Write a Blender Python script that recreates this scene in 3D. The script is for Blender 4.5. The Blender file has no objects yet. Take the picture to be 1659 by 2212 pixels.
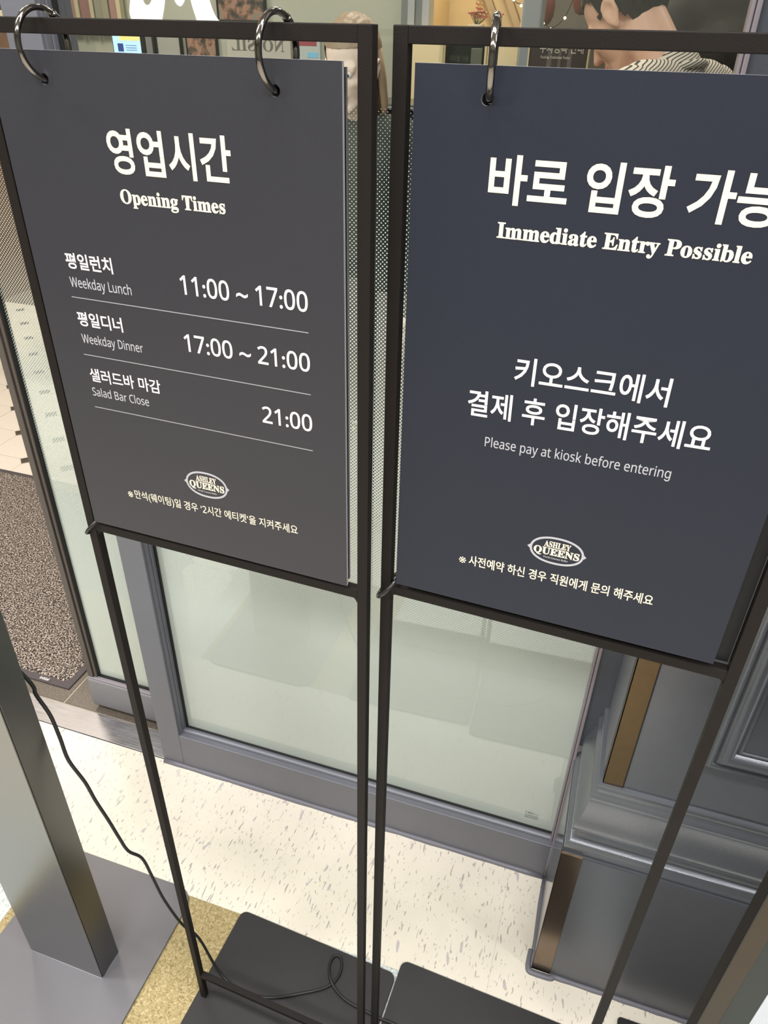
import bpy, bmesh, math, random
from mathutils import Vector, Matrix
random.seed(7)
SC = bpy.context.scene
COL = SC.collection
PI = math.pi

# ------------------------------------------------------------------ camera
f_px, yaw, pitch, roll = 1592.4, math.radians(17.377), math.radians(-33.101), math.radians(1.380)
fwd = Vector((-math.sin(yaw) * math.cos(pitch), math.cos(yaw) * math.cos(pitch), math.sin(pitch)))
rt = Vector((math.cos(yaw), math.sin(yaw), 0))
up = rt.cross(fwd)
R_ = math.cos(roll) * rt + math.sin(roll) * up
U_ = -math.sin(roll) * rt + math.cos(roll) * up
cam_d = bpy.data.cameras.new('camera')
cam = bpy.data.objects.new('camera', cam_d)
COL.objects.link(cam)
cam.matrix_world = Matrix(((R_.x, U_.x, -fwd.x, 0), (R_.y, U_.y, -fwd.y, 0), (R_.z, U_.z, -fwd.z, 1.45), (0, 0, 0, 1)))
cam_d.sensor_fit = 'HORIZONTAL'
cam_d.sensor_width = 36.0
cam_d.lens = 36.0 * f_px / 1659.0
cam_d.clip_start = 0.02
cam_d.clip_end = 60
SC.camera = cam

# ------------------------------------------------------------------ world, lights, exposure
w = bpy.data.worlds.new('world')
SC.world = w
w.use_nodes = True
w.node_tree.nodes['Background'].inputs[0].default_value = (0.9, 0.93, 1.0, 1)
w.node_tree.nodes['Background'].inputs[1].default_value = 0.25


def area(name, loc, sx, sy, power, color=(1, 0.998, 0.99), rot=(0, 0, 0)):
    l = bpy.data.lights.new(name, 'AREA')
    l.shape = 'RECTANGLE'
    l.size, l.size_y = sx, sy
    l.energy = power
    l.color = color
    o = bpy.data.objects.new(name, l)
    o.location = loc
    o.rotation_euler = rot
    COL.objects.link(o)
    return o


# lamps of the mall corridor (in front of the shop)
for i, (x, y, p) in enumerate([(-1.9, -1.3, 44), (-0.1, -1.3, 44), (1.7, -1.3, 44), (-1.9, 0.1, 40), (-0.1, 0.1, 40), (1.7, 0.1, 34)]):
    area('corridor_lamp', (x, y, 2.93), 1.2, 0.30, p)
# lamps inside the restaurant
for x, y, p in [(-2.6, 2.3, 30), (-0.8, 2.6, 16), (0.6, 2.7, 12), (-2.9, 4.2, 34), (-0.6, 4.2, 18)]:
    area('restaurant_lamp', (x, y, 2.65), 0.5, 0.5, p, (1, 0.90, 0.76))

SC.view_settings.view_transform = 'Standard'
SC.view_settings.look = 'None'
SC.view_settings.gamma = 1
SC.view_settings.use_curve_mapping = False
SC.view_settings.exposure = 0.0
SC.cycles.use_denoising = True
SC.cycles.max_bounces = 10
SC.cycles.transparent_max_bounces = 16
SC.cycles.caustics_reflective = False
SC.cycles.caustics_refractive = False


# ------------------------------------------------------------------ materials
def srgb(r, g, b):
    def c(v):
        v /= 255.0
        return v / 12.92 if v <= 0.04045 else ((v + 0.055) / 1.055) ** 2.4
    return (c(r), c(g), c(b), 1)


MATS = {}


def mat(name, col, rough=0.5, metal=0.0, spec=0.5, bump=0, bscale=200, var=0.0, vscale=8, emit=None, estr=0, coat=0, aniso=None):
    if name in MATS:
        return MATS[name]
    m = bpy.data.materials.new(name)
    m.use_nodes = True
    n, l = m.node_tree.nodes, m.node_tree.links
    b = n['Principled BSDF']
    b.inputs['Base Color'].default_value = col if len(col) == 4 else (*col, 1)
    b.inputs['Roughness'].default_value = rough
    b.inputs['Metallic'].default_value = metal
    b.inputs['Specular IOR Level'].default_value = spec
    if coat:
        b.inputs['Coat Weight'].default_value = coat
        b.inputs['Coat Roughness'].default_value = 0.08
    if emit:
        b.inputs['Emission Color'].default_value = emit
        b.inputs['Emission Strength'].default_value = estr
    tc = n.new('ShaderNodeTexCoord')
    if bump:
        t = n.new('ShaderNodeTexNoise')
        t.inputs['Scale'].default_value = bscale
        t.inputs['Detail'].default_value = 4
        bp = n.new('ShaderNodeBump')
        bp.inputs['Strength'].default_value = bump
        bp.inputs['Distance'].default_value = 0.0006
        l.new(tc.outputs['Object'], t.inputs['Vector'])
        l.new(t.outputs['Fac'], bp.inputs['Height'])
        l.new(bp.outputs['Normal'], b.inputs['Normal'])
    if var:
        t2 = n.new('ShaderNodeTexNoise')
        t2.inputs['Scale'].default_value = vscale
        t2.inputs['Detail'].default_value = 6
        mr = n.new('ShaderNodeMapRange')
        mr.inputs['To Min'].default_value = 1 - var
        mr.inputs['To Max'].default_value = 1 + var
        mx = n.new('ShaderNodeMix')
        mx.data_type = 'RGBA'
        mx.blend_type = 'MULTIPLY'
        mx.inputs['Factor'].default_value = 1
        mx.inputs[6].default_value = b.inputs['Base Color'].default_value
        l.new(tc.outputs['Object'], t2.inputs['Vector'])
        l.new(t2.outputs['Fac'], mr.inputs['Value'])
        l.new(mr.outputs['Result'], mx.inputs[7])
        l.new(mx.outputs[2], b.inputs['Base Color'])
    MATS[name] = m
    return m


def ramp(n, pts, interp='LINEAR'):
    r = n.new('ShaderNodeValToRGB')
    e = r.color_ramp
    e.interpolation = interp
    while len(e.elements) > 1:
        e.elements.remove(e.elements[-1])
    e.elements[0].position = pts[0][0]
    e.elements[0].color = pts[0][1]
    for p, c in pts[1:]:
        q = e.elements.new(p)
        q.color = c
    return r


def mix_rgb(n, l, fac, a, b):
    m = n.new('ShaderNodeMix')
    m.data_type = 'RGBA'
    for idx, v in ((0, fac), (6, a), (7, b)):
        if hasattr(v, 'is_linked') or hasattr(v, 'links'):
            l.new(v, m.inputs[idx])
        else:
            m.inputs[idx].default_value = v
    return m.outputs[2]


M_black = mat('black_powder_steel', srgb(30, 26, 24), 0.55, 0.0, 0.14, bump=0.25, bscale=900, var=0.10, vscale=30)
M_base = mat('black_base_steel', srgb(40, 39, 40), 0.42, 0.0, 0.4, var=0.12, vscale=14)
M_poster_l = mat('poster_warm_charcoal', srgb(46, 46, 52), 0.44, 0, 0.40, bump=0.12, bscale=1500, var=0.03, vscale=6)
M_poster_r = mat('poster_blue_charcoal', srgb(36, 40, 51), 0.46, 0, 0.24, bump=0.12, bscale=1500, var=0.03, vscale=6)
M_edge = mat('poster_pale_edge', srgb(150, 149, 154), 0.5)
M_back = mat('poster_back_dark', srgb(34, 35, 36), 0.55, 0, 0.25, var=0.05, vscale=40)
M_cream = mat('print_cream', srgb(236, 221, 200), 0.5)
M_white = mat('print_white', srgb(228, 219, 222), 0.5)
M_grey = mat('print_grey', srgb(176, 175, 182), 0.5)
M_line = mat('print_line_grey', srgb(150, 150, 153), 0.5)
M_chrome = mat('black_nickel', (0.22, 0.20, 0.185, 1), 0.10, 1.0)
M_ringblack = mat('black_plastic_ring', srgb(38, 36, 37), 0.25)
M_steel = mat('brushed_dark_steel', (0.165, 0.165, 0.16, 1), 0.30, 1.0, var=0.05, vscale=5)
M_plate = mat('grey_steel_plate', srgb(113, 111, 115), 0.42, 0.35, 0.5, var=0.06, vscale=9)
M_cable = mat('black_rubber', srgb(26, 25, 25), 0.55)
M_wall = mat('slate_metallic_paint', srgb(97, 99, 105), 0.34, 0.45, 0.5, bump=0.15, bscale=600, var=0.05, vscale=30)
M_wall_up = mat('slate_glossy_paint', srgb(116, 119, 125), 0.25, 0.55, 0.6, bump=0.35, bscale=700)
M_frame = mat('slate_frame_paint', srgb(110, 111, 119), 0.40, 0.25, 0.5, bump=0.2, bscale=500, var=0.04, vscale=20)
M_side = mat('slate_side_lacquer', srgb(118, 121, 125), 0.14, 0.55, 0.6)
M_sili = mat('grey_silicone', srgb(112, 111, 119), 0.4)
M_gasket = mat('black_gasket', srgb(18, 18, 19), 0.6)
M_brass = mat('aged_brass', srgb(104, 88, 66), 0.40, 1.0, var=0.12, vscale=60)
M_brass_dk = mat('brass_polished_dark', srgb(120, 104, 88), 0.22, 1.0, var=0.05, vscale=40)
M_doorrail = mat('door_rail_grey', srgb(138, 137, 141), 0.45, 0.2, var=0.05, vscale=30)
M_doorgask = mat('door_brown_gasket', srgb(82, 74, 68), 0.5, var=0.1, vscale=80)
M_rubber = mat('mat_rubber_border', srgb(78, 70, 72), 0.6)
M_ceil = mat('ceiling_white', srgb(225, 224, 218), 0.8)
M_corr = mat('corridor_wall_paint', srgb(150, 152, 140), 0.7, var=0.08, vscale=2)
M_corr2 = mat('corridor_dark_shop', srgb(90, 88, 84), 0.5)
M_intw = mat('interior_sage_wall', srgb(172, 174, 160), 0.8, var=0.04, vscale=3)
M_slab = mat('concrete_slab', srgb(60, 58, 56), 0.9)


def m_brushed():
    m = mat('kiosk_brushed_steel', (0.225, 0.228, 0.222, 1), 0.27, 1.0)
    n, l = m.node_tree.nodes, m.node_tree.links
    b = n['Principled BSDF']
    tc = n.new('ShaderNodeTexCoord')
    mp = n.new('ShaderNodeMapping')
    mp.inputs['Scale'].default_value = (6, 6, 900)
    t = n.new('ShaderNodeTexNoise')
    t.inputs['Scale'].default_value = 1
    mr = n.new('ShaderNodeMapRange')
    mr.inputs['To Min'].default_value = 0.25
    mr.inputs['To Max'].default_value = 0.36
    l.new(tc.outputs['Object'], mp.inputs[0])
    l.new(mp.outputs[0], t.inputs['Vector'])
    l.new(t.outputs['Fac'], mr.inputs['Value'])
    l.new(mr.outputs['Result'], b.inputs['Roughness'])
    return m


M_kiosk = m_brushed()


def m_vinyl(name, base, fleck1, fleck2, sc=1.0, dens=0.5, dirn=(1, 1)):
    """sheet vinyl with flecks drawn out along one direction"""
    m = bpy.data.materials.new(name)
    m.use_nodes = True
    n, l = m.node_tree.nodes, m.node_tree.links
    b = n['Principled BSDF']
    b.inputs['Roughness'].default_value = 0.38
    tc = n.new('ShaderNodeTexCoord')
    col = None
    for k, (s, fc, th, off) in enumerate([((150, 34, 1), fleck1, 0.70, 0), ((75, 24, 1), fleck2, 0.715, 7), ((240, 60, 1), fleck1, 0.70, 13), ((34, 14, 1), fleck2, 0.76, 21)]):
        mp = n.new('ShaderNodeMapping')
        mp.inputs['Scale'].default_value = (s[0] * sc * dirn[0], s[1] * sc * dirn[1], 1)
        mp.inputs['Rotation'].default_value = (0, 0, 0.14)
        mp.inputs['Location'].default_value = (off, off * 1.7, 0)
        t = n.new('ShaderNodeTexNoise')
        t.inputs['Scale'].default_value = 1
        t.inputs['Detail'].default_value = 1.5
        t.inputs['Distortion'].default_value = 0.5
        mr = n.new('ShaderNodeMapRange')
        th2 = th - dens * 0.06
        mr.inputs['From Min'].default_value = th2
        mr.inputs['From Max'].default_value = th2 + 0.02
        l.new(tc.outputs['Object'], mp.inputs[0])
        l.new(mp.outputs[0], t.inputs['Vector'])
        l.new(t.outputs['Fac'], mr.inputs['Value'])
        col = mix_rgb(n, l, mr.outputs['Result'], base if col is None else col, fc)
    t = n.new('ShaderNodeTexNoise')
    t.inputs['Scale'].default_value = 11
    t.inputs['Detail'].default_value = 5
    l.new(tc.outputs['Object'], t.inputs['Vector'])
    r = ramp(n, [(0.3, (0.93, 0.93, 0.93, 1)), (0.7, (1, 1, 1, 1))])
    l.new(t.outputs['Fac'], r.inputs[0])
    mm = n.new('ShaderNodeMix')
    mm.data_type = 'RGBA'
    mm.blend_type = 'MULTIPLY'
    mm.inputs['Factor'].default_value = 1
    l.new(col, mm.inputs[6])
    l.new(r.outputs[0], mm.inputs[7])
    l.new(mm.outputs[2], b.inputs['Base Color'])
    MATS[name] = m
    return m


M_vinyl = m_vinyl('cream_fleck_vinyl', srgb(240, 231, 215), srgb(186, 176, 166), srgb(200, 192, 190), sc=1.15)


def m_terrazzo(name, a, b_, c, scale=230):
    m = bpy.data.materials.new(name)
    m.use_nodes = True
    n, l = m.node_tree.nodes, m.node_tree.links
    b = n['Principled BSDF']
    b.inputs['Roughness'].default_value = 0.36
    tc = n.new('ShaderNodeTexCoord')
    v = n.new('ShaderNodeTexNoise')
    v.inputs['Scale'].default_value = scale
    v.inputs['Detail'].default_value = 2
    v.inputs['Distortion'].default_value = 1.2
    l.new(tc.outputs['Object'], v.inputs['Vector'])
    r = ramp(n, [(0.35, a), (0.47, b_), (0.56, b_), (0.66, c)])
    l.new(v.outputs['Fac'], r.inputs[0])
    l.new(r.outputs[0], b.inputs['Base Color'])
    MATS[name] = m
    return m


M_tan = m_terrazzo('ochre_terrazzo_vinyl', srgb(128, 110, 70), srgb(164, 146, 102), srgb(190, 174, 136), 210)
M_pale = m_terrazzo('pale_grey_terrazzo', srgb(168, 174, 172), srgb(205, 210, 207), srgb(225, 228, 224), 190)
M_granite = m_terrazzo('brown_granite', srgb(66, 57, 50), srgb(98, 88, 79), srgb(128, 117, 106), 420)
M_octo = mat('octagon_porcelain', srgb(232, 219, 206), 0.35, 0, 0.5, var=0.04, vscale=6)
M_dot = mat('dot_tile_dark', srgb(84, 72, 62), 0.4, var=0.2, vscale=60)
M_grout = mat('grout_beige', srgb(172, 160, 142), 0.8)
M_groutd = mat('grout_dark', srgb(96, 88, 80), 0.8)


def m_carpet():
    m = bpy.data.materials.new('speckled_pile')
    m.use_nodes = True
    n, l = m.node_tree.nodes, m.node_tree.links
    b = n['Principled BSDF']
    b.inputs['Roughness'].default_value = 0.95
    tc = n.new('ShaderNodeTexCoord')
    v = n.new('ShaderNodeTexNoise')
    v.inputs['Scale'].default_value = 240
    v.inputs['Detail'].default_value = 2.0
    l.new(tc.outputs['Object'], v.inputs['Vector'])
    r = ramp(n, [(0.42, srgb(44, 38, 36)), (0.51, srgb(112, 99, 91)), (0.62, srgb(196, 180, 167))])
    l.new(v.outputs['Fac'], r.inputs[0])
    l.new(r.outputs[0], b.inputs['Base Color'])
    bp = n.new('ShaderNodeBump')
    bp.inputs['Strength'].default_value = 1
    bp.inputs['Distance'].default_value = 0.003
    l.new(v.outputs['Fac'], bp.inputs['Height'])
    l.new(bp.outputs['Normal'], b.inputs['Normal'])
    return m


M_pile = m_carpet()


def m_threshold():
    m = mat('scuffed_steel', srgb(190, 186, 186), 0.38, 0.75)
    n, l = m.node_tree.nodes, m.node_tree.links
    b = n['Principled BSDF']
    tc = n.new('ShaderNodeTexCoord')
    mp = n.new('ShaderNodeMapping')
    mp.inputs['Scale'].default_value = (18, 420, 1)
    t = n.new('ShaderNodeTexNoise')
    t.inputs['Scale'].default_value = 1
    t.inputs['Detail'].default_value = 6
    l.new(tc.outputs['Object'], mp.inputs[0])
    l.new(mp.outputs[0], t.inputs['Vector'])
    r = ramp(n, [(0.3, srgb(122, 119, 120)), (0.7, srgb(186, 182, 184))])
    l.new(t.outputs['Fac'], r.inputs[0])
    l.new(r.outputs[0], b.inputs['Base Color'])
    r2 = ramp(n, [(0.3, (0.3, 0.3, 0.3, 1)), (0.7, (0.5, 0.5, 0.5, 1))])
    l.new(t.outputs['Fac'], r2.inputs[0])
    l.new(r2.outputs[0], b.inputs['Roughness'])
    return m


M_thr = m_threshold()


def m_glass():
    m = bpy.data.materials.new('clear_glass')
    m.use_nodes = True
    n, l = m.node_tree.nodes, m.node_tree.links
    n.remove(n['Principled BSDF'])
    out = n['Material Output']
    tr = n.new('ShaderNodeBsdfTransparent')
    tr.inputs[0].default_value = (0.975, 0.99, 0.98, 1)
    gl = n.new('ShaderNodeBsdfGlossy')
    gl.inputs['Roughness'].default_value = 0.0
    ge = n.new('ShaderNodeNewGeometry')
    dt = n.new('ShaderNodeVectorMath')
    dt.operation = 'DOT_PRODUCT'
    l.new(ge.outputs['Incoming'], dt.inputs[0])
    l.new(ge.outputs['Normal'], dt.inputs[1])
    prev = dt.outputs['Value']
    for op, a_, b_ in (('ABSOLUTE', None, None), ('SUBTRACT', 1.0, 'p'), ('POWER', 'p', 5.0), ('MULTIPLY', 'p', 0.96), ('ADD', 'p', 0.062)):
        q = n.new('ShaderNodeMath')
        q.operation = op
        if op == 'ABSOLUTE':
            l.new(prev, q.inputs[0])
        else:
            for i_, v_ in ((0, a_), (1, b_)):
                if v_ == 'p': l.new(prev, q.inputs[i_])
                else: q.inputs[i_].default_value = v_
        prev = q.outputs[0]
    mx = n.new('ShaderNodeMixShader')
    l.new(prev, mx.inputs[0])
    l.new(tr.outputs[0], mx.inputs[1])
    l.new(gl.outputs[0], mx.inputs[2])
    l.new(mx.outputs[0], out.inputs['Surface'])
    return m


M_glass = m_glass()


def m_film():
    """white frosted film, solid low down and screened into dots towards its top"""
    m = bpy.data.materials.new('frosted_dot_film')
    m.use_nodes = True
    n, l = m.node_tree.nodes, m.node_tree.links
    n.remove(n['Principled BSDF'])
    out = n['Material Output']
    tc = n.new('ShaderNodeTexCoord')
    sp = n.new('ShaderNodeSeparateXYZ')
    l.new(tc.outputs['Object'], sp.inputs[0])

    def mth(op, a, b=None, c=None):
        q = n.new('ShaderNodeMath')
        q.operation = op
        for i, v in enumerate((a, b, c)):
            if v is None:
                continue
            if isinstance(v, (int, float)):
                q.inputs[i].default_value = v
            else:
                l.new(v, q.inputs[i])
        return q.outputs[0]
    P = 0.0058
    cx = mth('COSINE', mth('MULTIPLY', sp.outputs['X'], 2 * PI / P))
    cz = mth('COSINE', mth('MULTIPLY', sp.outputs['Z'], 2 * PI / P))
    v = mth('MULTIPLY_ADD', mth('MULTIPLY', cx, cz), 0.5, 0.5)
    t = mth('DIVIDE', mth('SUBTRACT', sp.outputs['Z'], 0.47), 1.372 - 0.47)
    t = mth('MAXIMUM', t, 0.0)
    th = mth('MULTIPLY_ADD', t, 0.96, -0.015)
    d = mth('SUBTRACT', v, th)
    a = n.new('ShaderNodeMapRange')
    a.inputs['From Min'].default_value = -0.05
    a.inputs['From Max'].default_value = 0.05
    l.new(d, a.inputs['Value'])
    top = mth('LESS_THAN', sp.outputs['Z'], 1.372)
    fac = mth('MULTIPLY', a.outputs['Result'], top)
    fac = mth('MULTIPLY', fac, 0.97)
    tr = n.new('ShaderNodeBsdfTransparent')
    df = n.new('ShaderNodeBsdfDiffuse')
    df.inputs['Color'].default_value = srgb(228, 232, 228)
    tl = n.new('ShaderNodeBsdfTranslucent')
    tl.inputs['Color'].default_value = srgb(220, 228, 218)
    m0 = n.new('ShaderNodeMixShader')
    m0.inputs[0].default_value = 0.12
    l.new(df.outputs[0], m0.inputs[1])
    l.new(tl.outputs[0], m0.inputs[2])
    mx = n.new('ShaderNodeMixShader')
    l.new(fac, mx.inputs[0])
    l.new(tr.outputs[0], mx.inputs[1])
    l.new(m0.outputs[0], mx.inputs[2])
    l.new(mx.outputs[0], out.inputs['Surface'])
    return m


M_film = m_film()


# ------------------------------------------------------------------ mesh helpers
def finish(name, bm, m, parent=None, smooth=False, loc=None):
    me = bpy.data.meshes.new(name)
    bmesh.ops.recalc_face_normals(bm, faces=bm.faces)
    bm.to_mesh(me)
    bm.free()
    for x in (m if isinstance(m, (list, tuple)) else [m]):
        me.materials.append(x)
    if smooth:
        for p in me.polygons:
            p.use_smooth = True
    o = bpy.data.objects.new(name, me)
    COL.objects.link(o)
    if parent:
        o.parent = parent
    if loc:
        o.location = loc
    return o


def tag(o, label=None, cat=None, group=None, kind=None):
    if label: o['label'] = label
    if cat: o['category'] = cat
    if group: o['group'] = group
    if kind: o['kind'] = kind
    return o


def empty(name, loc=(0, 0, 0), rz=0, **k):
    o = bpy.data.objects.new(name, None)
    o.empty_display_size = 0.05
    o.location = loc
    o.rotation_euler = (0, 0, rz)
    COL.objects.link(o)
    return tag(o, **k)


def add_box(bm, x0, x1, y0, y1, z0, z1, mtx=None, bev=0, mi=0):
    g = bmesh.ops.create_cube(bm, size=1)
    vs = g['verts']
    for v in vs:
        v.co = Vector(((x0 + x1) / 2 + v.co.x * (x1 - x0), (y0 + y1) / 2 + v.co.y * (y1 - y0), (z0 + z1) / 2 + v.co.z * (z1 - z0)))
        if mtx: v.co = mtx @ v.co
    fs = list({f for v in vs for f in v.link_faces})
    for f_ in fs: f_.material_index = mi
    if bev:
        es = list({e for v in vs for e in v.link_edges})
        bmesh.ops.bevel(bm, geom=es, offset=bev, segments=2, profile=0.5, affect='EDGES')
    return vs


def box(name, m, parent, x0, x1, y0, y1, z0, z1, bev=0, **k):
    bm = bmesh.new()
    add_box(bm, x0, x1, y0, y1, z0, z1, bev=bev)
    return finish(name, bm, m, parent, **k)


def prism(name, m, parent, pts, z0, z1, bev=0, axis='z'):
    """polygon pts extruded; axis z: (x,y)->z ; axis y: (x,z) extruded along y"""
    bm = bmesh.new()
    if axis == 'z':
        vs = [bm.verts.new((x, y, z0)) for x, y in pts]
        d = Vector((0, 0, z1 - z0))
    elif axis == 'y':
        vs = [bm.verts.new((x, z0, y)) for x, y in pts]
        d = Vector((0, z1 - z0, 0))
    f_ = bm.faces.new(vs)
    r = bmesh.ops.extrude_face_region(bm, geom=[f_])
    nv = [e for e in r['geom'] if isinstance(e, bmesh.types.BMVert)]
    bmesh.ops.translate(bm, verts=nv, vec=d)
    if bev:
        top = [e for e in bm.edges if all(v in nv for v in e.verts)]
        bmesh.ops.bevel(bm, geom=top, offset=bev, segments=2, profile=0.5, affect='EDGES')
    return finish(name, bm, m, parent)


def rrect(x0, x1, y0, y1, r, n=7):
    pts = []
    for cx, cy, a0 in ((x1 - r, y1 - r, 0), (x0 + r, y1 - r, PI / 2), (x0 + r, y0 + r, PI), (x1 - r, y0 + r, 1.5 * PI)):
        for i in range(n):
            a = a0 + PI / 2 * i / (n - 1)
            pts.append((cx + r * math.cos(a), cy + r * math.sin(a)))
    return pts


def smooth_path(P, sub=6):
    out = []
    P = [Vector(p) for p in P]
    for i in range(len(P) - 1):
        p0, p1, p2, p3 = P[max(i - 1, 0)], P[i], P[i + 1], P[min(i + 2, len(P) - 1)]
        for j in range(sub):
            t = j / sub
            out.append(0.5 * ((2 * p1) + (-p0 + p2) * t + (2 * p0 - 5 * p1 + 4 * p2 - p3) * t * t + (-p0 + 3 * p1 - 3 * p2 + p3) * t ** 3))
    out.append(P[-1])
    return out


def add_tube(bm, pts, rad, seg=10, closed=False, cap=True):
    pts = [Vector(p) for p in pts]
    n = len(pts)
    rings = []
    tprev = None
    nrm = None
    for i, p in enumerate(pts):
        a = pts[(i - 1) % n] if (closed or i > 0) else p
        b = pts[(i + 1) % n] if (closed or i < n - 1) else p
        t = (b - a).normalized()
        if nrm is None:
            nrm = t.orthogonal().normalized()
        else:
            nrm = (nrm - t * nrm.dot(t)).normalized()
        bn = t.cross(nrm)
        r = rad[i] if isinstance(rad, (list, tuple)) else rad
        rings.append([bm.verts.new(p + r * (math.cos(2 * PI * k / seg) * nrm + math.sin(2 * PI * k / seg) * bn)) for k in range(seg)])
    for i in range(n if closed else n - 1):
        A, B = rings[i], rings[(i + 1) % n]
        for k in range(seg):
            bm.faces.new((A[k], A[(k + 1) % seg], B[(k + 1) % seg], B[k]))
    if cap and not closed:
        bm.faces.new(rings[0][::-1])
        bm.faces.new(rings[-1])


def tube(name, m, parent, pts, rad, seg=10, closed=False):
    bm = bmesh.new()
    add_tube(bm, pts, rad, seg, closed)
    return finish(name, bm, m, parent, smooth=True)


def torus_pts(c, e1, e2, R, n=48):
    c, e1, e2 = Vector(c), Vector(e1).normalized(), Vector(e2).normalized()
    return [c + R * (math.cos(2 * PI * i / n) * e1 + math.sin(2 * PI * i / n) * e2) for i in range(n)]


# ------------------------------------------------------------------ lettering
def text_mesh(s, offset=0.0):
    c = bpy.data.curves.new('t', 'FONT')
    c.body = s
    c.size = 1
    c.offset = offset
    c.resolution_u = 4
    c.fill_mode = 'FRONT'
    o = bpy.data.objects.new('t', c)
    COL.objects.link(o)
    bpy.context.view_layer.update()
    dg = bpy.context.evaluated_depsgraph_get()
    me = bpy.data.meshes.new_from_object(o.evaluated_get(dg))
    bpy.data.objects.remove(o)
    bpy.data.curves.remove(c)
    return me


def sans(s):
    out = ''
    for ch in s:
        if ch == 'g': out += '\u0261'
        elif 'A' <= ch <= 'Z': out += chr(0x1D5A0 + ord(ch) - 65)
        elif 'a' <= ch <= 'z': out += chr(0x1D5BA + ord(ch) - 97)
        elif '0' <= ch <= '9': out += chr(0x1D7E2 + ord(ch) - 48)
        else: out += ch
    return out


def serif(s):
    out = ''
    for ch in s:
        if 'A' <= ch <= 'Z': out += chr(0x1D400 + ord(ch) - 65)
        elif 'a' <= ch <= 'z': out += chr(0x1D41A + ord(ch) - 97)
        else: out += ch
    return out


def bbox(me):
    xs = [v.co.x for v in me.vertices]
    ys = [v.co.y for v in me.vertices]
    return min(xs), max(xs), min(ys), max(ys)


_cap = {}


def lettering(name, s, m, parent, u0, u1, zb, h, v, mode='cap', off=0.0, prefix=None, tilt=0.0, ser=False, thick=0.00015, mirror=False):
    """mode cap: zb is the baseline and h the height of a capital; mode box: zb is the bottom and h the full height.
    Lies in the local xz plane at y=v, facing -y."""
    tr = serif if ser else sans
    me = text_mesh(tr(s), off)
    b = bbox(me)
    if prefix:
        mp = text_mesh(tr(prefix), off)
        bp = bbox(mp)
        bpy.data.meshes.remove(mp)
        sx = (u1 - u0) / (bp[1] - bp[0])
    else:
        sx = (u1 - u0) / (b[1] - b[0])
    if mode == 'cap':
        k = ('c', ser, off)
        if k not in _cap:
            mc = text_mesh(tr('H'), off)
            bc = bbox(mc)
            _cap[k] = (bc[2], bc[3])
            bpy.data.meshes.remove(mc)
        c0, c1 = _cap[k]
        sz = h / (c1 - c0)
        z_of = lambda y: zb + (y - c0) * sz
    else:
        sz = h / (b[3] - b[2])
        z_of = lambda y: zb + (y - b[2]) * sz
    ct, st = math.cos(tilt), math.sin(tilt)
    zc = zb + h / 2
    uc = (u0 + u1) / 2
    for q in me.vertices:
        x = u0 + (q.co.x - b[0]) * sx
        z = z_of(q.co.y)
        if mirror: x = u0 + u1 - x
        dx, dz = x - uc, z - zc
        q.co = Vector((uc + dx * ct - dz * st, v - thick, zc + dx * st + dz * ct))
    bm = bmesh.new()
    bm.from_mesh(me)
    bpy.data.meshes.remove(me)
    bm.normal_update()
    if True:
        bmesh.ops.reverse_faces(bm, faces=[f_ for f_ in bm.faces if f_.normal.y > 0])
    me = bpy.data.meshes.new(name)
    bm.to_mesh(me)
    bm.free()
    me.materials.append(m)
    o = bpy.data.objects.new(name, me)
    COL.objects.link(o)
    o.parent = parent
    return o


def emblem(parent, cu, cz, hw, hh, v, mring, mtext):
    """oval badge with pointed ends and three lines of serif lettering"""
    bm = bmesh.new()
    N = 90
    outer, inner = [], []
    rw = hw * 0.075
    for i in range(N):
        a = 2 * PI * i / N
        ca, sa = math.cos(a), math.sin(a)
        k = 1.0
        ex = 0.0
        d = min(abs(a), abs(a - PI), abs(a - 2 * PI))
        if d < 0.14:
            ex = hw * 0.085 * (1 - d / 0.14) * (1 if ca > 0 else -1)
        ca = math.copysign(abs(ca) ** 0.88, ca)
        sa = math.copysign(abs(sa) ** 0.94, sa)
        outer.append((cu + hw * 0.92 * ca + ex, cz + hh * sa))
        inner.append((cu + (hw * 0.92 - rw) * ca, cz + (hh - rw) * sa))
    vo = [bm.verts.new((x, v - 0.00015, z)) for x, z in outer]
    vi = [bm.verts.new((x, v - 0.00015, z)) for x, z in inner]
    for i in range(N):
        j = (i + 1) % N
        bm.faces.new((vo[i], vo[j], vi[j], vi[i]))
    r = bmesh.ops.extrude_face_region(bm, geom=list(bm.faces))
    nv = [e for e in r['geom'] if isinstance(e, bmesh.types.BMVert)]
    bmesh.ops.translate(bm, verts=nv, vec=(0, 0.00013, 0))
    ring = finish('emblem', bm, mring, parent)
    lettering('lettering', 'ASHLEY', mtext, ring, cu - hw * 0.45, cu + hw * 0.45, cz + hh * 0.22, hh * 0.43, v, ser=True, off=0.02)
    lettering('lettering', 'QUEENS', mtext, ring, cu - hw * 0.78, cu + hw * 0.78, cz - hh * 0.36, hh * 0.52, v, ser=True, off=0.025)
    lettering('lettering', 'World Gourmet Buffet', mring, ring, cu - hw * 0.42, cu + hw * 0.42, cz - hh * 0.62, hh * 0.13, v, ser=True, off=0.0)
    return ring


# ================================================================== SETTING
# ---- floor: every tile its own piece
floor = empty('floor', kind='structure')
box('subfloor', M_slab, floor, -5, 3, -3.5, 6, -0.12, -0.012)
ROW = 0.661
XT = [-5 + 0, -4.566, -4.109, -3.652, -3.195, -2.738, -2.281, -1.824, -1.367, -0.910, -0.453, 0.004, 0.461, 0.918, 1.375, 1.832, 2.289, 2.746]
g = 0.00012


def tile(nm, m, x0, x1, y0, y1, z1=0.0, bev=0.0):
    return box(nm, m, floor, x0 + g, x1 - g, y0 + g, y1 - g, -0.012, z1)


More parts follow.
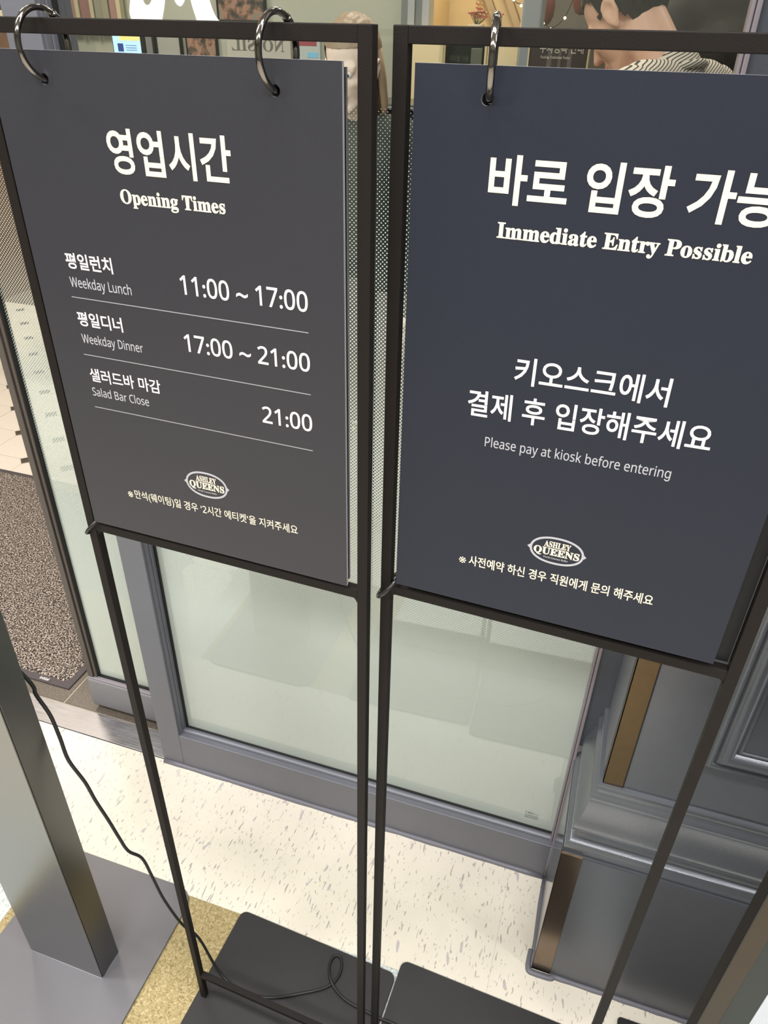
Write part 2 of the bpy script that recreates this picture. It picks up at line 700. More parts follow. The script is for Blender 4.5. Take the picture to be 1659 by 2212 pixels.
for i in range(len(XT) - 1):
    x0, x1 = XT[i], XT[i + 1]
    if x1 < -3.3: continue
    tile('vinyl_tile', M_vinyl, x0, x1, ROW, 0.930)
    for j in range(8):
        y1 = ROW - 0.457 * j
        y0 = y1 - 0.457
        mm = M_tan if (j == 0 and abs(x0 + 0.910) < 1e-3) else (M_pale if j == 0 else M_vinyl)
        nm = 'terrazzo_tile' if j == 0 else 'vinyl_tile'
        tile(nm, mm, x0, x1, y0, y1)
# brown granite strip behind the threshold
gx = [-3.4, -2.756, -1.956, -1.156, -0.356, 0.444, 1.244, 2.0]
box('grout_bed', M_grout, floor, -3.4, 2.0, 0.998, 1.118, -0.012, -0.0015)
for a, b_ in zip(gx[:-1], gx[1:]):
    box('granite_tile', M_granite, floor, a + 0.0022, b_ - 0.0022, 1.000, 1.116, -0.010, 0.0, bev=0.0008)
# octagon and dot floor of the restaurant
PT = 0.187
box('grout_bed', M_groutd, floor, -4.9, 2.6, 1.118, 5.9, -0.012, -0.0016)
hd = 0.030
octo_me = None
dot_me = None


def octo_mesh():
    bm = bmesh.new()
    a = PT / 2 - 0.0009
    c = hd + 0.0012
    pts = [(-a + c, -a), (a - c, -a), (a, -a + c), (a, a - c), (a - c, a), (-a + c, a), (-a, a - c), (-a, -a + c)]
    vs = [bm.verts.new((x, y, 0)) for x, y in pts]
    f_ = bm.faces.new(vs)
    r = bmesh.ops.extrude_face_region(bm, geom=[f_])
    bmesh.ops.translate(bm, verts=[e for e in r['geom'] if isinstance(e, bmesh.types.BMVert)], vec=(0, 0, -0.008))
    bmesh.ops.recalc_face_normals(bm, faces=bm.faces)
    me = bpy.data.meshes.new('octagon_tile')
    bm.to_mesh(me); bm.free(); me.materials.append(M_octo)
    return me


def dot_mesh():
    bm = bmesh.new()
    h = hd - 0.0008
    vs = [bm.verts.new(p) for p in ((h, 0, 0), (0, h, 0), (-h, 0, 0), (0, -h, 0))]
    f_ = bm.faces.new(vs)
    r = bmesh.ops.extrude_face_region(bm, geom=[f_])
    bmesh.ops.translate(bm, verts=[e for e in r['geom'] if isinstance(e, bmesh.types.BMVert)], vec=(0, 0, -0.008))
    # small pyramid relief with a cross of ridges
    bmesh.ops.inset_individual(bm, faces=[f_], thickness=0.003, depth=-0.0012)
    bmesh.ops.recalc_face_normals(bm, faces=bm.faces)
    me = bpy.data.meshes.new('dot_tile')
    bm.to_mesh(me); bm.free(); me.materials.append(M_dot)
    return me


om, dm = octo_mesh(), dot_mesh()
for i in range(-8, 8):
    for j in range(-6, 13):
        X, Y = -2.298 + PT * i, 2.187 + PT * j
        cx, cy = X + PT / 2, Y + PT / 2
        if cy - PT / 2 > 1.118 and cy < 4.6 and cx < -1.0:
            o = bpy.data.objects.new('octagon_tile', om)
            o.location = (cx, cy, random.uniform(-0.0004, 0)); o.parent = floor; COL.objects.link(o)
        if Y > 1.15 and Y < 4.6 and X < -1.0:
            o = bpy.data.objects.new('dot_tile', dm)
            o.location = (X, Y, -0.0003); o.parent = floor; COL.objects.link(o)

# ---- shell
ceiling = box('ceiling', M_ceil, None, -5, 3, -3.5, 6, 3.0, 3.1); tag(ceiling, kind='structure')
wall_back = box('wall_back', M_corr, None, -5, 3, -3.6, -3.5, -0.1, 3.05); tag(wall_back, kind='structure')
wall_left = box('wall_left', M_intw, None, -5.1, -5, -3.5, 6, -0.1, 3.05); tag(wall_left, kind='structure')
wall_far = box('wall_far', M_intw, None, -5, 3, 5.9, 6.0, -0.1, 3.05); tag(wall_far, kind='structure')

# ---- threshold strip
trim_1 = box('trim_1', M_thr, None, -3.2, -0.8195, 0.9315, 0.9965, -0.003, 0.0016, bev=0.0007); tag(trim_1, kind='structure')

# ---- window (fixed glazing beside the door)
YW, YG = 0.9288, 0.957
window_1 = empty('window_1', kind='structure')
ZT = 2.6
XL0, XL1, XG0, XG1 = -0.8185, -0.7647, -0.7590, 0.0676
box('stile', M_frame, window_1, XL0, XL1, YW, 1.000, 0.0, ZT, bev=0.0012)
# stepped inner reveal of the stile
bm = bmesh.new()
add_box(bm, XL1, XL1 + 0.0028, YW + 0.006, YG + 0.02, 0.1048, ZT)
add_box(bm, XL1 + 0.0028, XL1 + 0.0052, YW + 0.016, YG + 0.02, 0.1048, ZT, bev=0.001)
finish('reveal', bm, M_frame, window_1)
box('gasket', M_gasket, window_1, XG0 - 0.001, XG0 + 0.0035, YG - 0.003, YG + 0.004, 0.108, ZT)
box('bottom_rail', M_frame, window_1, XL1, 0.0765, YW, YG + 0.02, 0.0, 0.1048, bev=0.0012)
# rounded bead along the glass
bm = bmesh.new()
prof = [(YW + 0.0125, 0.1040)]
for k in range(9):
    a = PI - PI * 0.62 * k / 8
    prof.append((YW + 0.0205 + 0.0078 * math.cos(a), 0.1040 + 0.0068 * math.sin(a)))
prof += [(YG - 0.0015, 0.1088), (YG - 0.0015, 0.1030)]
va = [bm.verts.new((XL1, y, z)) for y, z in prof]
vb = [bm.verts.new((0.0700, y, z)) for y, z in prof]
for k in range(len(prof)):
    j = (k + 1) % len(prof)
    bm.faces.new((va[k], va[j], vb[j], vb[k]))
bm.faces.new(va); bm.faces.new(vb[::-1])
finish('glazing_bead', bm, M_frame, window_1, smooth=False)
box('gasket', M_gasket, window_1, XG0, XG1 + 0.003, YG - 0.0025, YG + 0.004, 0.1030, 0.1112)
# right-hand slim stile with a groove
bm = bmesh.new()
add_box(bm, 0.0690, 0.0728, YW + 0.010, YG + 0.02, 0.100, ZT, bev=0.001)
add_box(bm, 0.0733, 0.0782, YW + 0.001, YG + 0.02, 0.100, ZT, bev=0.001)
finish('slim_stile', bm, mat('mauve_grey_stile', srgb(140, 132, 138), 0.4, 0.2), window_1)
gl = box('glass_pane', M_glass, window_1, XG0, 0.0690, YG, YG + 0.0008, 0.108, ZT)
bm = bmesh.new()
vs = [bm.verts.new(p) for p in ((XG0, YG + 0.0016, 0.108), (0.0690, YG + 0.0016, 0.108), (0.0690, YG + 0.0016, 1.374), (XG0, YG + 0.0016, 1.374))]
bm.faces.new(vs)
finish('frosted_film', bm, M_film, window_1)
# maker's stamp etched in the corner of the glass
M_ink = mat('stamp_ink', srgb(40, 42, 44), 0.5)
stamp = lettering('stamp', 'C MAX', M_ink, window_1, 0.0108, 0.0290, 0.1500, 0.0036, YG - 0.0004, off=0.02)
lettering('stamp', 'EN12150', M_ink, window_1, 0.0295, 0.0375, 0.1503, 0.0022, YG - 0.0004)
lettering('stamp', 'HI-JOONG SAFE', M_ink, window_1, 0.0118, 0.0370, 0.1420, 0.0030, YG - 0.0004, off=0.01)
lettering('stamp', 'MADE IN KOREA', M_ink, window_1, 0.0120, 0.0372, 0.1360, 0.0030, YG - 0.0004, off=0.01)

# white cut-letter decal near the top of the pane
M_decal = mat('white_vinyl_decal', srgb(226, 228, 218), 0.6)
dec = empty('window_decal', (-0.6, YG - 0.001, 1.46), label='white cut vinyl script letters stuck high on the clear glass above the left sign', cat='decal')


def spline_poly(pts, sub=6):
    n = len(pts)
    out = []
    for i in range(n):
        p0, p1, p2, p3 = [Vector((*pts[(i + k) % n], 0)) for k in (-1, 0, 1, 2)]
        for j in range(sub):
            t = j / sub
            q = 0.5 * ((2 * p1) + (-p0 + p2) * t + (2 * p0 - 5 * p1 + 4 * p2 - p3) * t * t + (-p0 + 3 * p1 - 3 * p2 + p3) * t ** 3)
            out.append((q.x, q.y))
    return out


def decal(pts):
    P = [(x + 0.6, z - 1.46) for x, z in spline_poly(pts)]
    bm = bmesh.new()
    vs = [bm.verts.new((x, 0, z)) for x, z in P]
    f_ = bm.faces.new(vs)
    r = bmesh.ops.extrude_face_region(bm, geom=[f_])
    bmesh.ops.translate(bm, verts=[e for e in r['geom'] if isinstance(e, bmesh.types.BMVert)], vec=(0, -0.0003, 0))
    bmesh.ops.triangulate(bm, faces=bm.faces)
    return finish('letter', bm, M_decal, dec)


decal([(-0.6405, 1.482), (-0.6455, 1.470), (-0.6468, 1.460), (-0.640, 1.446), (-0.622, 1.440), (-0.606, 1.450), (-0.5985, 1.464), (-0.5935, 1.480),
       (-0.589, 1.500), (-0.598, 1.505), (-0.606, 1.490), (-0.6155, 1.4735), (-0.6235, 1.4725), (-0.6275, 1.485), (-0.633, 1.492)])
decal([(-0.5835, 1.485), (-0.580, 1.474), (-0.5735, 1.4705), (-0.5675, 1.476), (-0.562, 1.486), (-0.567, 1.50), (-0.578, 1.50)])
decal([(-0.5605, 1.490), (-0.5585, 1.474), (-0.5545, 1.460), (-0.549, 1.444), (-0.530, 1.438), (-0.514, 1.446), (-0.5275, 1.462), (-0.5345, 1.480), (-0.540, 1.500), (-0.553, 1.504)])

# silicone seams on the floor
trim_2 = empty('trim_2', kind='structure')


def bead(x0, y0, x1, y1, r=0.0065, lift=0.0):
    n = 26
    pts = []
    L = math.hypot(x1 - x0, y1 - y0)
    for i in range(n + 1):
        t = i / n
        pts.append((x0 + (x1 - x0) * t, y0 + (y1 - y0) * t, lift))
    rad = [r * (1 + 0.10 * math.sin(i * 2.1) + random.uniform(-.06, .06)) for i in range(n + 1)]
    tube('silicone_bead', M_sili, trim_2, pts, rad, 10)


bead(XL0 + 0.002, YW - 0.0005, 0.070, YW - 0.0005, 0.0070)
tube('silicone_bead', M_sili, trim_2, [(0.0752, 0.925, 0.0), (0.0745, 0.87, 0.0), (0.0748, 0.80, 0), (0.0750, 0.745, 0)], [0.0055, 0.006, 0.0045, 0.005], 10)
tube('silicone_bead', M_sili, trim_2, smooth_path([(0.070, 0.775, 0.0), (0.0690, 0.760, 0.0), (0.0690, 0.745, 0.0), (0.0715, 0.7375, 0.0), (0.080, 0.7360, 0.0), (0.108, 0.7365, 0.0), (0.114, 0.7395, 0.0)], 5), 0.0058, 10)
bead(0.110, 0.7418, 0.60, 0.7418, 0.0055)
tube('silicone_bead', M_sili, trim_2, [(0.0745, YW - 0.001, 0.0), (0.0748, YW - 0.001, 0.05), (0.0748, YW - 0.001, 0.103)], [0.0045, 0.003, 0.0022], 8)

# ---- pilaster to the right of the window
XU, YU = 0.1116, 0.7845
XP, YP = 0.0765, 0.7445
XR = 1.4
wall_right = empty('wall_right', kind='structure')
box('plinth', M_wall, wall_right, XP, XR, YP, 1.10, 0.0, 0.3665)
box('plinth_side', M_side, wall_right, XP - 0.0012, XP, YP + 0.003, YW + 0.02, 0.004, 0.3690)
# thin facing sheet of the plinth with a fine joint on top
box('facing_sheet', M_wall, wall_right, 0.1085, XR, YP - 0.0015, YP, 0.004, 0.3660)
box('upper_panel', M_wall, wall_right, 0.1405, XR, YU, 1.0, 0.500, 2.6)
box('upper_core', M_side, wall_right, XU, 0.1405, YU + 0.0015, 0.9365, 0.500, 2.6)
box('recess_strip', mat('recess_slate_shaded', srgb(86, 90, 98), 0.45, 0.4, bump=0.3, bscale=300), wall_right, 0.0785, XU + 0.02, 0.9370, 0.97, 0.40, 2.6)  # same slate paint as the wall, recess shade put into a darker tone
box('shadow_joint', M_gasket, wall_right, XU - 0.0004, XU + 0.002, 0.9335, 0.9372, 0.50, 2.6)
box('corner_filler', M_frame, wall_right, XU - 0.0008, XU + 0.003, YU + 0.018, 0.9335, 0.50, 2.6)
# moulding swept along the front and mitred back along the side
prof = [(0.0, 0.5058), (0.0060, 0.5052), (0.0079, 0.5029), (0.0075, 0.4992), (0.0050, 0.4972), (0.0046, 0.4925), (0.0056, 0.4880), (0.0085, 0.4835), (0.0118, 0.4800),
        (0.0132, 0.4772), (0.0128, 0.4735), (0.0132, 0.4680), (0.0145, 0.4600), (0.0165, 0.4510), (0.0198, 0.4405), (0.0235, 0.4320), (0.0268, 0.4262), (0.0286, 0.4217),
        (0.0290, 0.4170), (0.0276, 0.4125), (0.0245, 0.4092), (0.0212, 0.4082), (0.0203, 0.4060), (0.0200, 0.3925), (0.0206, 0.3895), (0.0232, 0.3885), (0.0268, 0.3868), (0.0300, 0.3835), (0.0322, 0.3792),
        (0.0334, 0.3768), (0.0345, 0.3766), (0.0348, 0.3680), (0.0, 0.3680)]
bm = bmesh.new()
A = [bm.verts.new((XR, YU - o_, z)) for o_, z in prof]
B = [bm.verts.new((XU - o_, YU - o_, z)) for o_, z in prof]
C_ = [bm.verts.new((XU - o_, 0.9375, z)) for o_, z in prof]
for k in range(len(prof) - 1):
    f1 = bm.faces.new((A[k], A[k + 1], B[k + 1], B[k]))
    f2 = bm.faces.new((B[k], B[k + 1], C_[k + 1], C_[k]))
bm.faces.new(C_)
mould = finish('moulding', bm, M_wall_up, wall_right, smooth=True)
for e in mould.data.edges: pass
try:
    mould.data.set_sharp_from_angle(angle=math.radians(38))
except Exception:
    pass
# brass corner strips
bm = bmesh.new()
add_box(bm, XU - 0.0006, 0.1396, YU - 0.0012, YU + 0.0004, 0.5072, 2.6)
add_box(bm, XU - 0.0006, XU + 0.0006, YU - 0.0012, YU + 0.012, 0.5072, 2.6)
finish('brass_strip', bm, M_brass, wall_right)
box('strip_edge', M_gasket, wall_right, 0.1396, 0.1418, YU - 0.0008, YU + 0.001, 0.5065, 2.6)
box('strip_edge', M_gasket, wall_right, XU, 0.1410, YU - 0.0010, YU + 0.001, 0.5052, 0.5078)
bm = bmesh.new()
add_box(bm, XP - 0.0012, 0.1080, YP - 0.0022, YP - 0.0004, 0.0035, 0.3688)
add_box(bm, XP - 0.0018, XP - 0.0006, YP - 0.0022, YP + 0.010, 0.0035, 0.3688)
finish('brass_strip', bm, M_brass_dk, wall_right)
box('strip_edge', mat('bright_brass_edge', srgb(210, 180, 140), 0.25, 1.0), wall_right, XP - 0.0016, 0.1082, YP - 0.0030, YP, 0.3684, 0.3694)
# raised picture-frame moulding of the upper panel
FX, FZ = 0.2330, 0.6000
fprof = [(0.0, 0.0), (0.0, 0.004), (0.002, 0.0065), (0.006, 0.0075), (0.009, 0.006), (0.0095, 0.003), (0.0115, 0.0025), (0.013, 0.0055), (0.017, 0.0095), (0.022, 0.0110),
         (0.027, 0.0095), (0.031, 0.0055), (0.0335, 0.0010), (0.0350, 0.0005), (0.0365, 0.0020), (0.0395, 0.0022), (0.0405, -0.003), (0.046, -0.008)]
bm = bmesh.new()
LOOP = [(FX, FZ, 1, 1), (FX, 2.2, 1, -1), (0.80, 2.2, -1, -1), (0.80, FZ, -1, 1)]
RG = [[bm.verts.new((x + sx * d, YU - h_, z + sz * d)) for d, h_ in fprof] for x, z, sx, sz in LOOP]
for a_ in range(4):
    P_, Q_ = RG[a_], RG[(a_ + 1) % 4]
    for k in range(len(fprof) - 1):
        bm.faces.new((P_[k], P_[k + 1], Q_[k + 1], Q_[k]))
bm.faces.new([r_[-1] for r_ in RG])
fm = finish('panel_moulding', bm, M_wall_up, wall_right, smooth=True)
fm.data.set_sharp_from_angle(angle=math.radians(38))

# wall over the door opening's far side is out of view; jambs of the storefront
# ---- sliding glass door leaf parked behind the window stile
YD = 1.0124
door_1 = empty('door_1', kind='structure')
box('bottom_rail', M_doorrail, door_1, -1.0735, -0.70, YD, YD + 0.036, 0.012, 0.0995, bev=0.003)
bm = bmesh.new()
add_box(bm, -1.0730, -0.70, YD + 0.003, YD + 0.033, 0.0995, 0.1058, bev=0.002)
finish('rail_lip', bm, mat('mauve_rail_lip', srgb(152, 144, 150), 0.45, 0.1), door_1)
bm = bmesh.new()
add_box(bm, -1.0705, -1.0560, YD + 0.004, YD + 0.032, 0.1058, 2.3, bev=0.0012)
add_box(bm, -1.0545, -1.0475, YD + 0.008, YD + 0.028, 0.1058, 2.3, bev=0.0012)
add_box(bm, -1.0740, -1.0705, YD + 0.010, YD + 0.026, 0.02, 2.3)
finish('edge_seal', bm, M_doorgask, door_1)
box('gasket', M_gasket, door_1, -1.0475, -1.0445, YD + 0.012, YD + 0.024, 0.1058, 2.3)
box('gasket', M_gasket, door_1, -1.0475, -0.70, YD + 0.012, YD + 0.024, 0.1040, 0.1085)
box('glass_pane', M_glass, door_1, -1.0460, -0.76, YD + 0.0172, YD + 0.0180, 0.107, 2.3)
bm = bmesh.new()
vs = [bm.verts.new(p) for p in ((-1.0460, YD + 0.0188, 0.107), (-0.76, YD + 0.0188, 0.107), (-0.76, YD + 0.0188, 1.374), (-1.0460, YD + 0.0188, 1.374))]
bm.faces.new(vs)
finish('frosted_film', bm, M_film, door_1)

# ================================================================== THINGS IN FRONT
# ---- door mat
mat_o = empty('door_mat', (-1.9, 1.5, 0), label='brown speckled pile door mat with dark rubber border inside the open doorway', cat='door mat')
o = prism('rubber_border', M_rubber, mat_o, [(x + 1.9, y - 1.5) for x, y in ((-3.0, 1.039), (-1.171, 1.039), (-1.160, 1.90), (-3.0, 1.905))], 0.0, 0.0045, bev=0.0012)
bm = bmesh.new()
NX, NY = 150, 84
grid = []
for i in range(NX + 1):
    row = []
    for j in range(NY + 1):
        x = -2.95 + (2.95 - 1.186) * i / NX
        y = 1.058 + (1.885 - 1.058) * j / NY
        e_ = i in (0, NX) or j in (0, NY)
        jx = 0 if not e_ else random.uniform(-.002, .002)
        row.append(bm.verts.new((x + 1.9 + jx, y - 1.5 + (random.uniform(-.003, .003) if e_ else 0), 0.004 if e_ else 0.0085 + random.uniform(-.0015, .0015))))
    grid.append(row)
for i in range(NX):
    for j in range(NY):
        bm.faces.new((grid[i][j], grid[i + 1][j], grid[i + 1][j + 1], grid[i][j + 1]))
pile = finish('pile', bm, M_pile, mat_o, smooth=True)
pile['kind'] = 'stuff'
# tag with lettering on the rubber corner
tg = empty('mat_tag_space')
bpy.data.objects.remove(tg)
bm = bmesh.new()
add_box(bm, 0, 0.034, 0, 0.0115, 0, 0.0006)
tagp = finish('mat_label', bm, M_rubber, mat_o, loc=(-1.268 + 1.9, 1.0425 - 1.5, 0.0045))
lt = lettering('lettering', 'initial', M_white, tagp, 0.0015, 0.0290, 0.0, 0.0085, 0.0, off=0.03)
lt.rotation_euler = (-PI / 2, 0, 0)
lt.location = (0, 0.0015, 0.0009)
lt.scale = (1, 1, 1)

# ---- kiosk pillar on the left
kio = empty('kiosk_stand', (-0.737, 0.498, 0), label='brushed steel kiosk pillar on a flat grey plate at the left edge', cat='kiosk')


def kb(nm, m, x0, x1, y0, y1, z0, z1, bev=0):
    return box(nm, m, kio, x0 + 0.737, x1 + 0.737, y0 - 0.498, y1 - 0.498, z0, z1, bev=bev)


prism('base_plate', M_plate, kio, [(x + 0.737, y - 0.498) for x, y in rrect(-0.8900, -0.5850, 0.22, 0.6700, 0.036)], 0.0003, 0.006, bev=0.0008)
kb('front_cover', M_kiosk, -0.8145, -0.6606, 0.4736, 0.4757, 0.0062, 1.22, 0.0006)
kb('pillar_body', M_steel, -0.8140, -0.6598, 0.4763, 0.5222, 0.0062, 1.22, 0.0006)
kb('top_cap', M_steel, -0.8150, -0.6592, 0.4735, 0.5225, 1.22, 1.226)
tube('weld_line', M_grey, kio, [(-0.8145 + .737, 0.4733 - .498, 0.0063), (-0.6603 + .737, 0.4733 - .498, 0.0063), (-0.6592 + .737, 0.5224 - .498, 0.0063)], 0.0004, 6)


# ---- sign stands
def board(parent, u0, u1, z0, z1, v0, v1, m, holes):
    """flat board with two round holes near its top; pale cut edge"""
    bm = bmesh.new()
    outer = [(u0, z0), (u1, z0), (u1, z1), (u0, z1)]
    v_out = [bm.verts.new((x, v0, z)) for x, z in outer]
    edges = [bm.edges.new((v_out[i], v_out[(i + 1) % 4])) for i in range(4)]
    for hu, hz, hr in holes:
        c = [bm.verts.new((hu + hr * math.cos(2 * PI * k / 28), v0, hz + hr * math.sin(2 * PI * k / 28))) for k in range(28)]
        edges += [bm.edges.new((c[k], c[(k + 1) % 28])) for k in range(28)]
    bmesh.ops.triangle_fill(bm, use_beauty=True, use_dissolve=False, edges=edges)
    front = list(bm.faces)
    r = bmesh.ops.extrude_face_region(bm, geom=front)
    nv = [e for e in r['geom'] if isinstance(e, bmesh.types.BMVert)]
    bmesh.ops.translate(bm, verts=nv, vec=(0, v1 - v0, 0))
    bm.normal_update()
    for f_ in bm.faces:
        f_.material_index = 0 if abs(f_.normal.y) > 0.7 else 1
    return finish('board', bm, [m, M_edge], parent)


W, HS, ZC, T = 0.3096, 1.4536, 1.0236, 0.0098


def stand(name, x, y, a, label, plate_rz, plate, ztop=HS):
    t = empty(name, (x, y, 0), a, label=label, cat='sign stand')
    b = 0.0007
    box('post', M_black, t, 0, T, 0, T, 0.006, HS, bev=b)
    box('post', M_black, t, W - T, W, 0, T, 0.006, HS, bev=b)
    box('top_bar', M_black, t, T - 0.0002, W - T + 0.0002, 0.0002, T - 0.0002, HS - T, HS - 0.0001, bev=b)
    bm = bmesh.new()
    add_box(bm, T - 0.0002, W - T + 0.0002, 0.0002, T - 0.0002, ZC - T, ZC, bev=b)
    # little weld fillets under the cross bar
    for sx, xx in ((1, T), (-1, W - T)):
        pts = [(xx, ZC - T - 0.006), (xx, ZC - T + 0.001), (xx + sx * 0.006, ZC - T + 0.001), (xx + sx * 0.0022, ZC - T - 0.0018)]
        va = [bm.verts.new((p, 0.0012, q)) for p, q in pts]
        vb_ = [bm.verts.new((p, T - 0.0012, q)) for p, q in pts]
        bm.faces.new(va); bm.faces.new(vb_[::-1])
        for k in range(4):
            bm.faces.new((va[k], vb_[k], vb_[(k + 1) % 4], va[(k + 1) % 4]))
    finish('cross_bar', bm, M_black, t)
    box('bottom_bar', M_black, t, T - 0.0002, W - T + 0.0002, 0.0002, T - 0.0002, 0.0866 - T, 0.0866, bev=b)
    # base plate given in world coordinates -> local
    ca, sa = math.cos(-a), math.sin(-a)
    x0, x1, y0, y1 = plate
    cp, sp_ = math.cos(plate_rz), math.sin(plate_rz)
    pts = []
    for px, py in rrect(0, x1 - x0, -(y1 - y0), 0, 0.013):
        wx, wy = x0 + px * cp - py * sp_ - x, y1 + px * sp_ + py * cp - y
        pts.append((wx * ca - wy * sa, wx * sa + wy * ca))
    prism('base_plate', M_base, t, pts, 0.0003, 0.006, bev=0.0008)
    return t


RL, RR = math.radians(-2.496), math.radians(-2.808)
stL = stand('sign_stand', -0.4772, 0.5044, RL, 'black square-tube floor stand on the left, holding the opening hours board', math.radians(-2.9), (-0.4782, -0.1585, 0.34, 0.6670))
stR = stand('sign_stand', -0.1610, 0.5090, RR, 'black square-tube floor stand in the middle, holding the immediate entry board', math.radians(-2.5), (-0.1550, 0.1500, 0.34, 0.6785))


def ring(parent_stand, name, label, u, zc, vc, R, r, e1, e2, m, group=None, grooves=True):
    root = parent_stand
    M = Matrix.Rotation(root.rotation_euler.z, 4, 'Z')
    M.translation = root.location
    c = M @ Vector((u, vc, zc))
    E1 = M.to_3x3() @ Vector(e1)
    E2 = M.to_3x3() @ Vector(e2)
    n = Vector(E1).normalized().cross(Vector(E2).normalized())
    o = empty(name, c, 0, label=label, cat='ring', group=group)
    bm = bmesh.new()
    N, S = 64, 14
    rings = []
    for i in range(N):
        a = 2 * PI * i / N
        d = math.cos(a) * Vector(E1).normalized() + math.sin(a) * Vector(E2).normalized()
        rr = []
        for k in range(S):
            b = 2 * PI * k / S
            q = r * (1.0 - (0.13 if grooves and k in (0,) else 0))
            rr.append(bm.verts.new(d * (R + q * math.cos(b)) + n * (q * 1.12 * math.sin(b))))
        rings.append(rr)
    for i in range(N):
        A_, B_ = rings[i], rings[(i + 1) % N]
        for k in range(S):
            bm.faces.new((A_[k], A_[(k + 1) % S], B_[(k + 1) % S], B_[k]))
    finish('hoop', bm, m, o, smooth=True)
    # hinge knuckle at the back of the ring
    bm = bmesh.new()
    d = (math.cos(0.9) * Vector(E1).normalized() + math.sin(0.9) * Vector(E2).normalized())
    tdir = (-math.sin(0.9) * Vector(E1).normalized() + math.cos(0.9) * Vector(E2).normalized())
    add_tube(bm, [d * R - tdir * r * 1.3, d * R + tdir * r * 1.3], r * 1.35, 12)
    finish('hinge', bm, m, o, smooth=True)
    return o


def sign(parent_stand, label, u0, u1, z0, z1, v0, holes, m, rot=0.0):
    root = empty('sign_board', parent_stand.location.copy(), parent_stand.rotation_euler.z, label=label, cat='sign')
    # Empty stands at the board's foot
    return root, board(root, u0, u1, z0, z1, v0, v0 + 0.003, m, holes)


FV = -0.0038
HOL_L = [(0.0630, 1.4170, 0.0036), (0.2450, 1.4170, 0.0036)]
# front board, left
sL, bL = sign(stL, 'dark charcoal opening hours board with times and a small oval emblem', 0.0150, 0.2915, 1.0292, 1.4345, FV, HOL_L, M_poster_l)
sLb, bLb = sign(stL, 'blank dark backing board behind the opening hours board', 0.0130, 0.2885, 1.0275, 1.4310, 0.0085, HOL_L, M_back)
HOL_R = [(0.0628, 1.4170, 0.0036), (0.2430, 1.4170, 0.0036)]
sR, bR = sign(stR, 'dark blue-grey immediate entry board asking guests to pay at the kiosk', 0.0163, 0.2868, 1.0310, 1.4345, FV, HOL_R, M_poster_r)
sRb, bRb = sign(stR, 'blank dark backing board peeking out behind the immediate entry board', 0.0240, 0.2990, 1.0265, 1.4300, 0.0085, HOL_R, M_back)

V = FV
Lt = lambda s, m, u0, u1, zb, h, mode='cap', **k: lettering('lettering', s, m, sL, u0, u1, zb, h, V, mode, **k)
Lt('영업시간', M_cream, 0.1077, 0.2088, 1.3590, 0.0302, 'box', off=0.020)
Lt('Opening Times', M_cream, 0.1120, 0.2008, 1.3390, 0.0098, ser=True, off=0.018)
Lt('평일런치', M_white, 0.0481, 0.0932, 1.2845, 0.0127, 'box', off=0.020)
Lt('Weekday Lunch', M_grey, 0.0480, 0.1077, 1.2697, 0.0080, off=0.008)
Lt('11:00 ~ 17:00', M_white, 0.1545, 0.2627, 1.2766, 0.0148, off=0.012)
Lt('평일디너', M_white, 0.0478, 0.0928, 1.2369, 0.0125, 'box', off=0.020)
Lt('Weekday Dinner', M_grey, 0.0480, 0.1097, 1.2220, 0.0078, off=0.008)
Lt('17:00 ~ 21:00', M_white, 0.1512, 0.2627, 1.2300, 0.0146, off=0.012)
Lt('샐러드바 마감', M_white, 0.0483, 0.1212, 1.1868, 0.0125, 'box', off=0.015)
Lt('Salad Bar Close', M_grey, 0.0473, 0.1066, 1.1730, 0.0078, off=0.008)
Lt('21:00', M_white, 0.2178, 0.2627, 1.1790, 0.0147, off=0.012)
for z in (1.2610, 1.2112, 1.1617):
    box('rule_line', M_line, sL, 0.0464, 0.2624, V - 0.00015, V, z - 0.00035, z + 0.00035)
emblem(sL, 0.1549, 1.1042, 0.0232, 0.0132, V, M_grey, M_cream)
Lt('※', M_cream, 0.0642, 0.0702, 1.0705, 0.0068, 'box')
Lt('만석(웨이팅)일 경우 ‘2시간 에티켓’을 지켜주세요', M_cream, 0.0722, 0.2447, 1.0706, 0.0112, 'box', off=0.008, tilt=math.radians(0.9))

Rt = lambda s, m, u0, u1, zb, h, mode='cap', **k: lettering('lettering', s, m, sR, u0, u1, zb, h, V, mode, **k)
Rt('바로 입장 가능', M_cream, 0.0685, 0.1797, 1.3587, 0.0292, 'box', off=0.022, prefix='바로 입장')
Rt('Immediate Entry Possible', M_cream, 0.0770, 0.2315, 1.3383, 0.0098, ser=True, off=0.018)
Rt('키오스크에서', M_white, 0.0998, 0.2053, 1.2400, 0.0208, 'box', off=0.013, tilt=math.radians(0.4))
Rt('결제 후 입장해주세요', M_white, 0.0678, 0.2388, 1.2105, 0.0212, 'box', off=0.013, tilt=math.radians(1.0))
Rt('Please pay at kiosk before entering', M_grey, 0.0838, 0.2190, 1.1866, 0.0080, off=0.004, tilt=math.radians(0.8))
emblem(sR, 0.1509, 1.1045, 0.0234, 0.0130, V, M_grey, M_cream)
Rt('※', M_cream, 0.0722, 0.0785, 1.0715, 0.0066, 'box')
Rt('사전예약 하신 경우 직원에게 문의 해주세요', M_cream, 0.0808, 0.2306, 1.0722, 0.0105, 'box', off=0.015, tilt=math.radians(1.0))

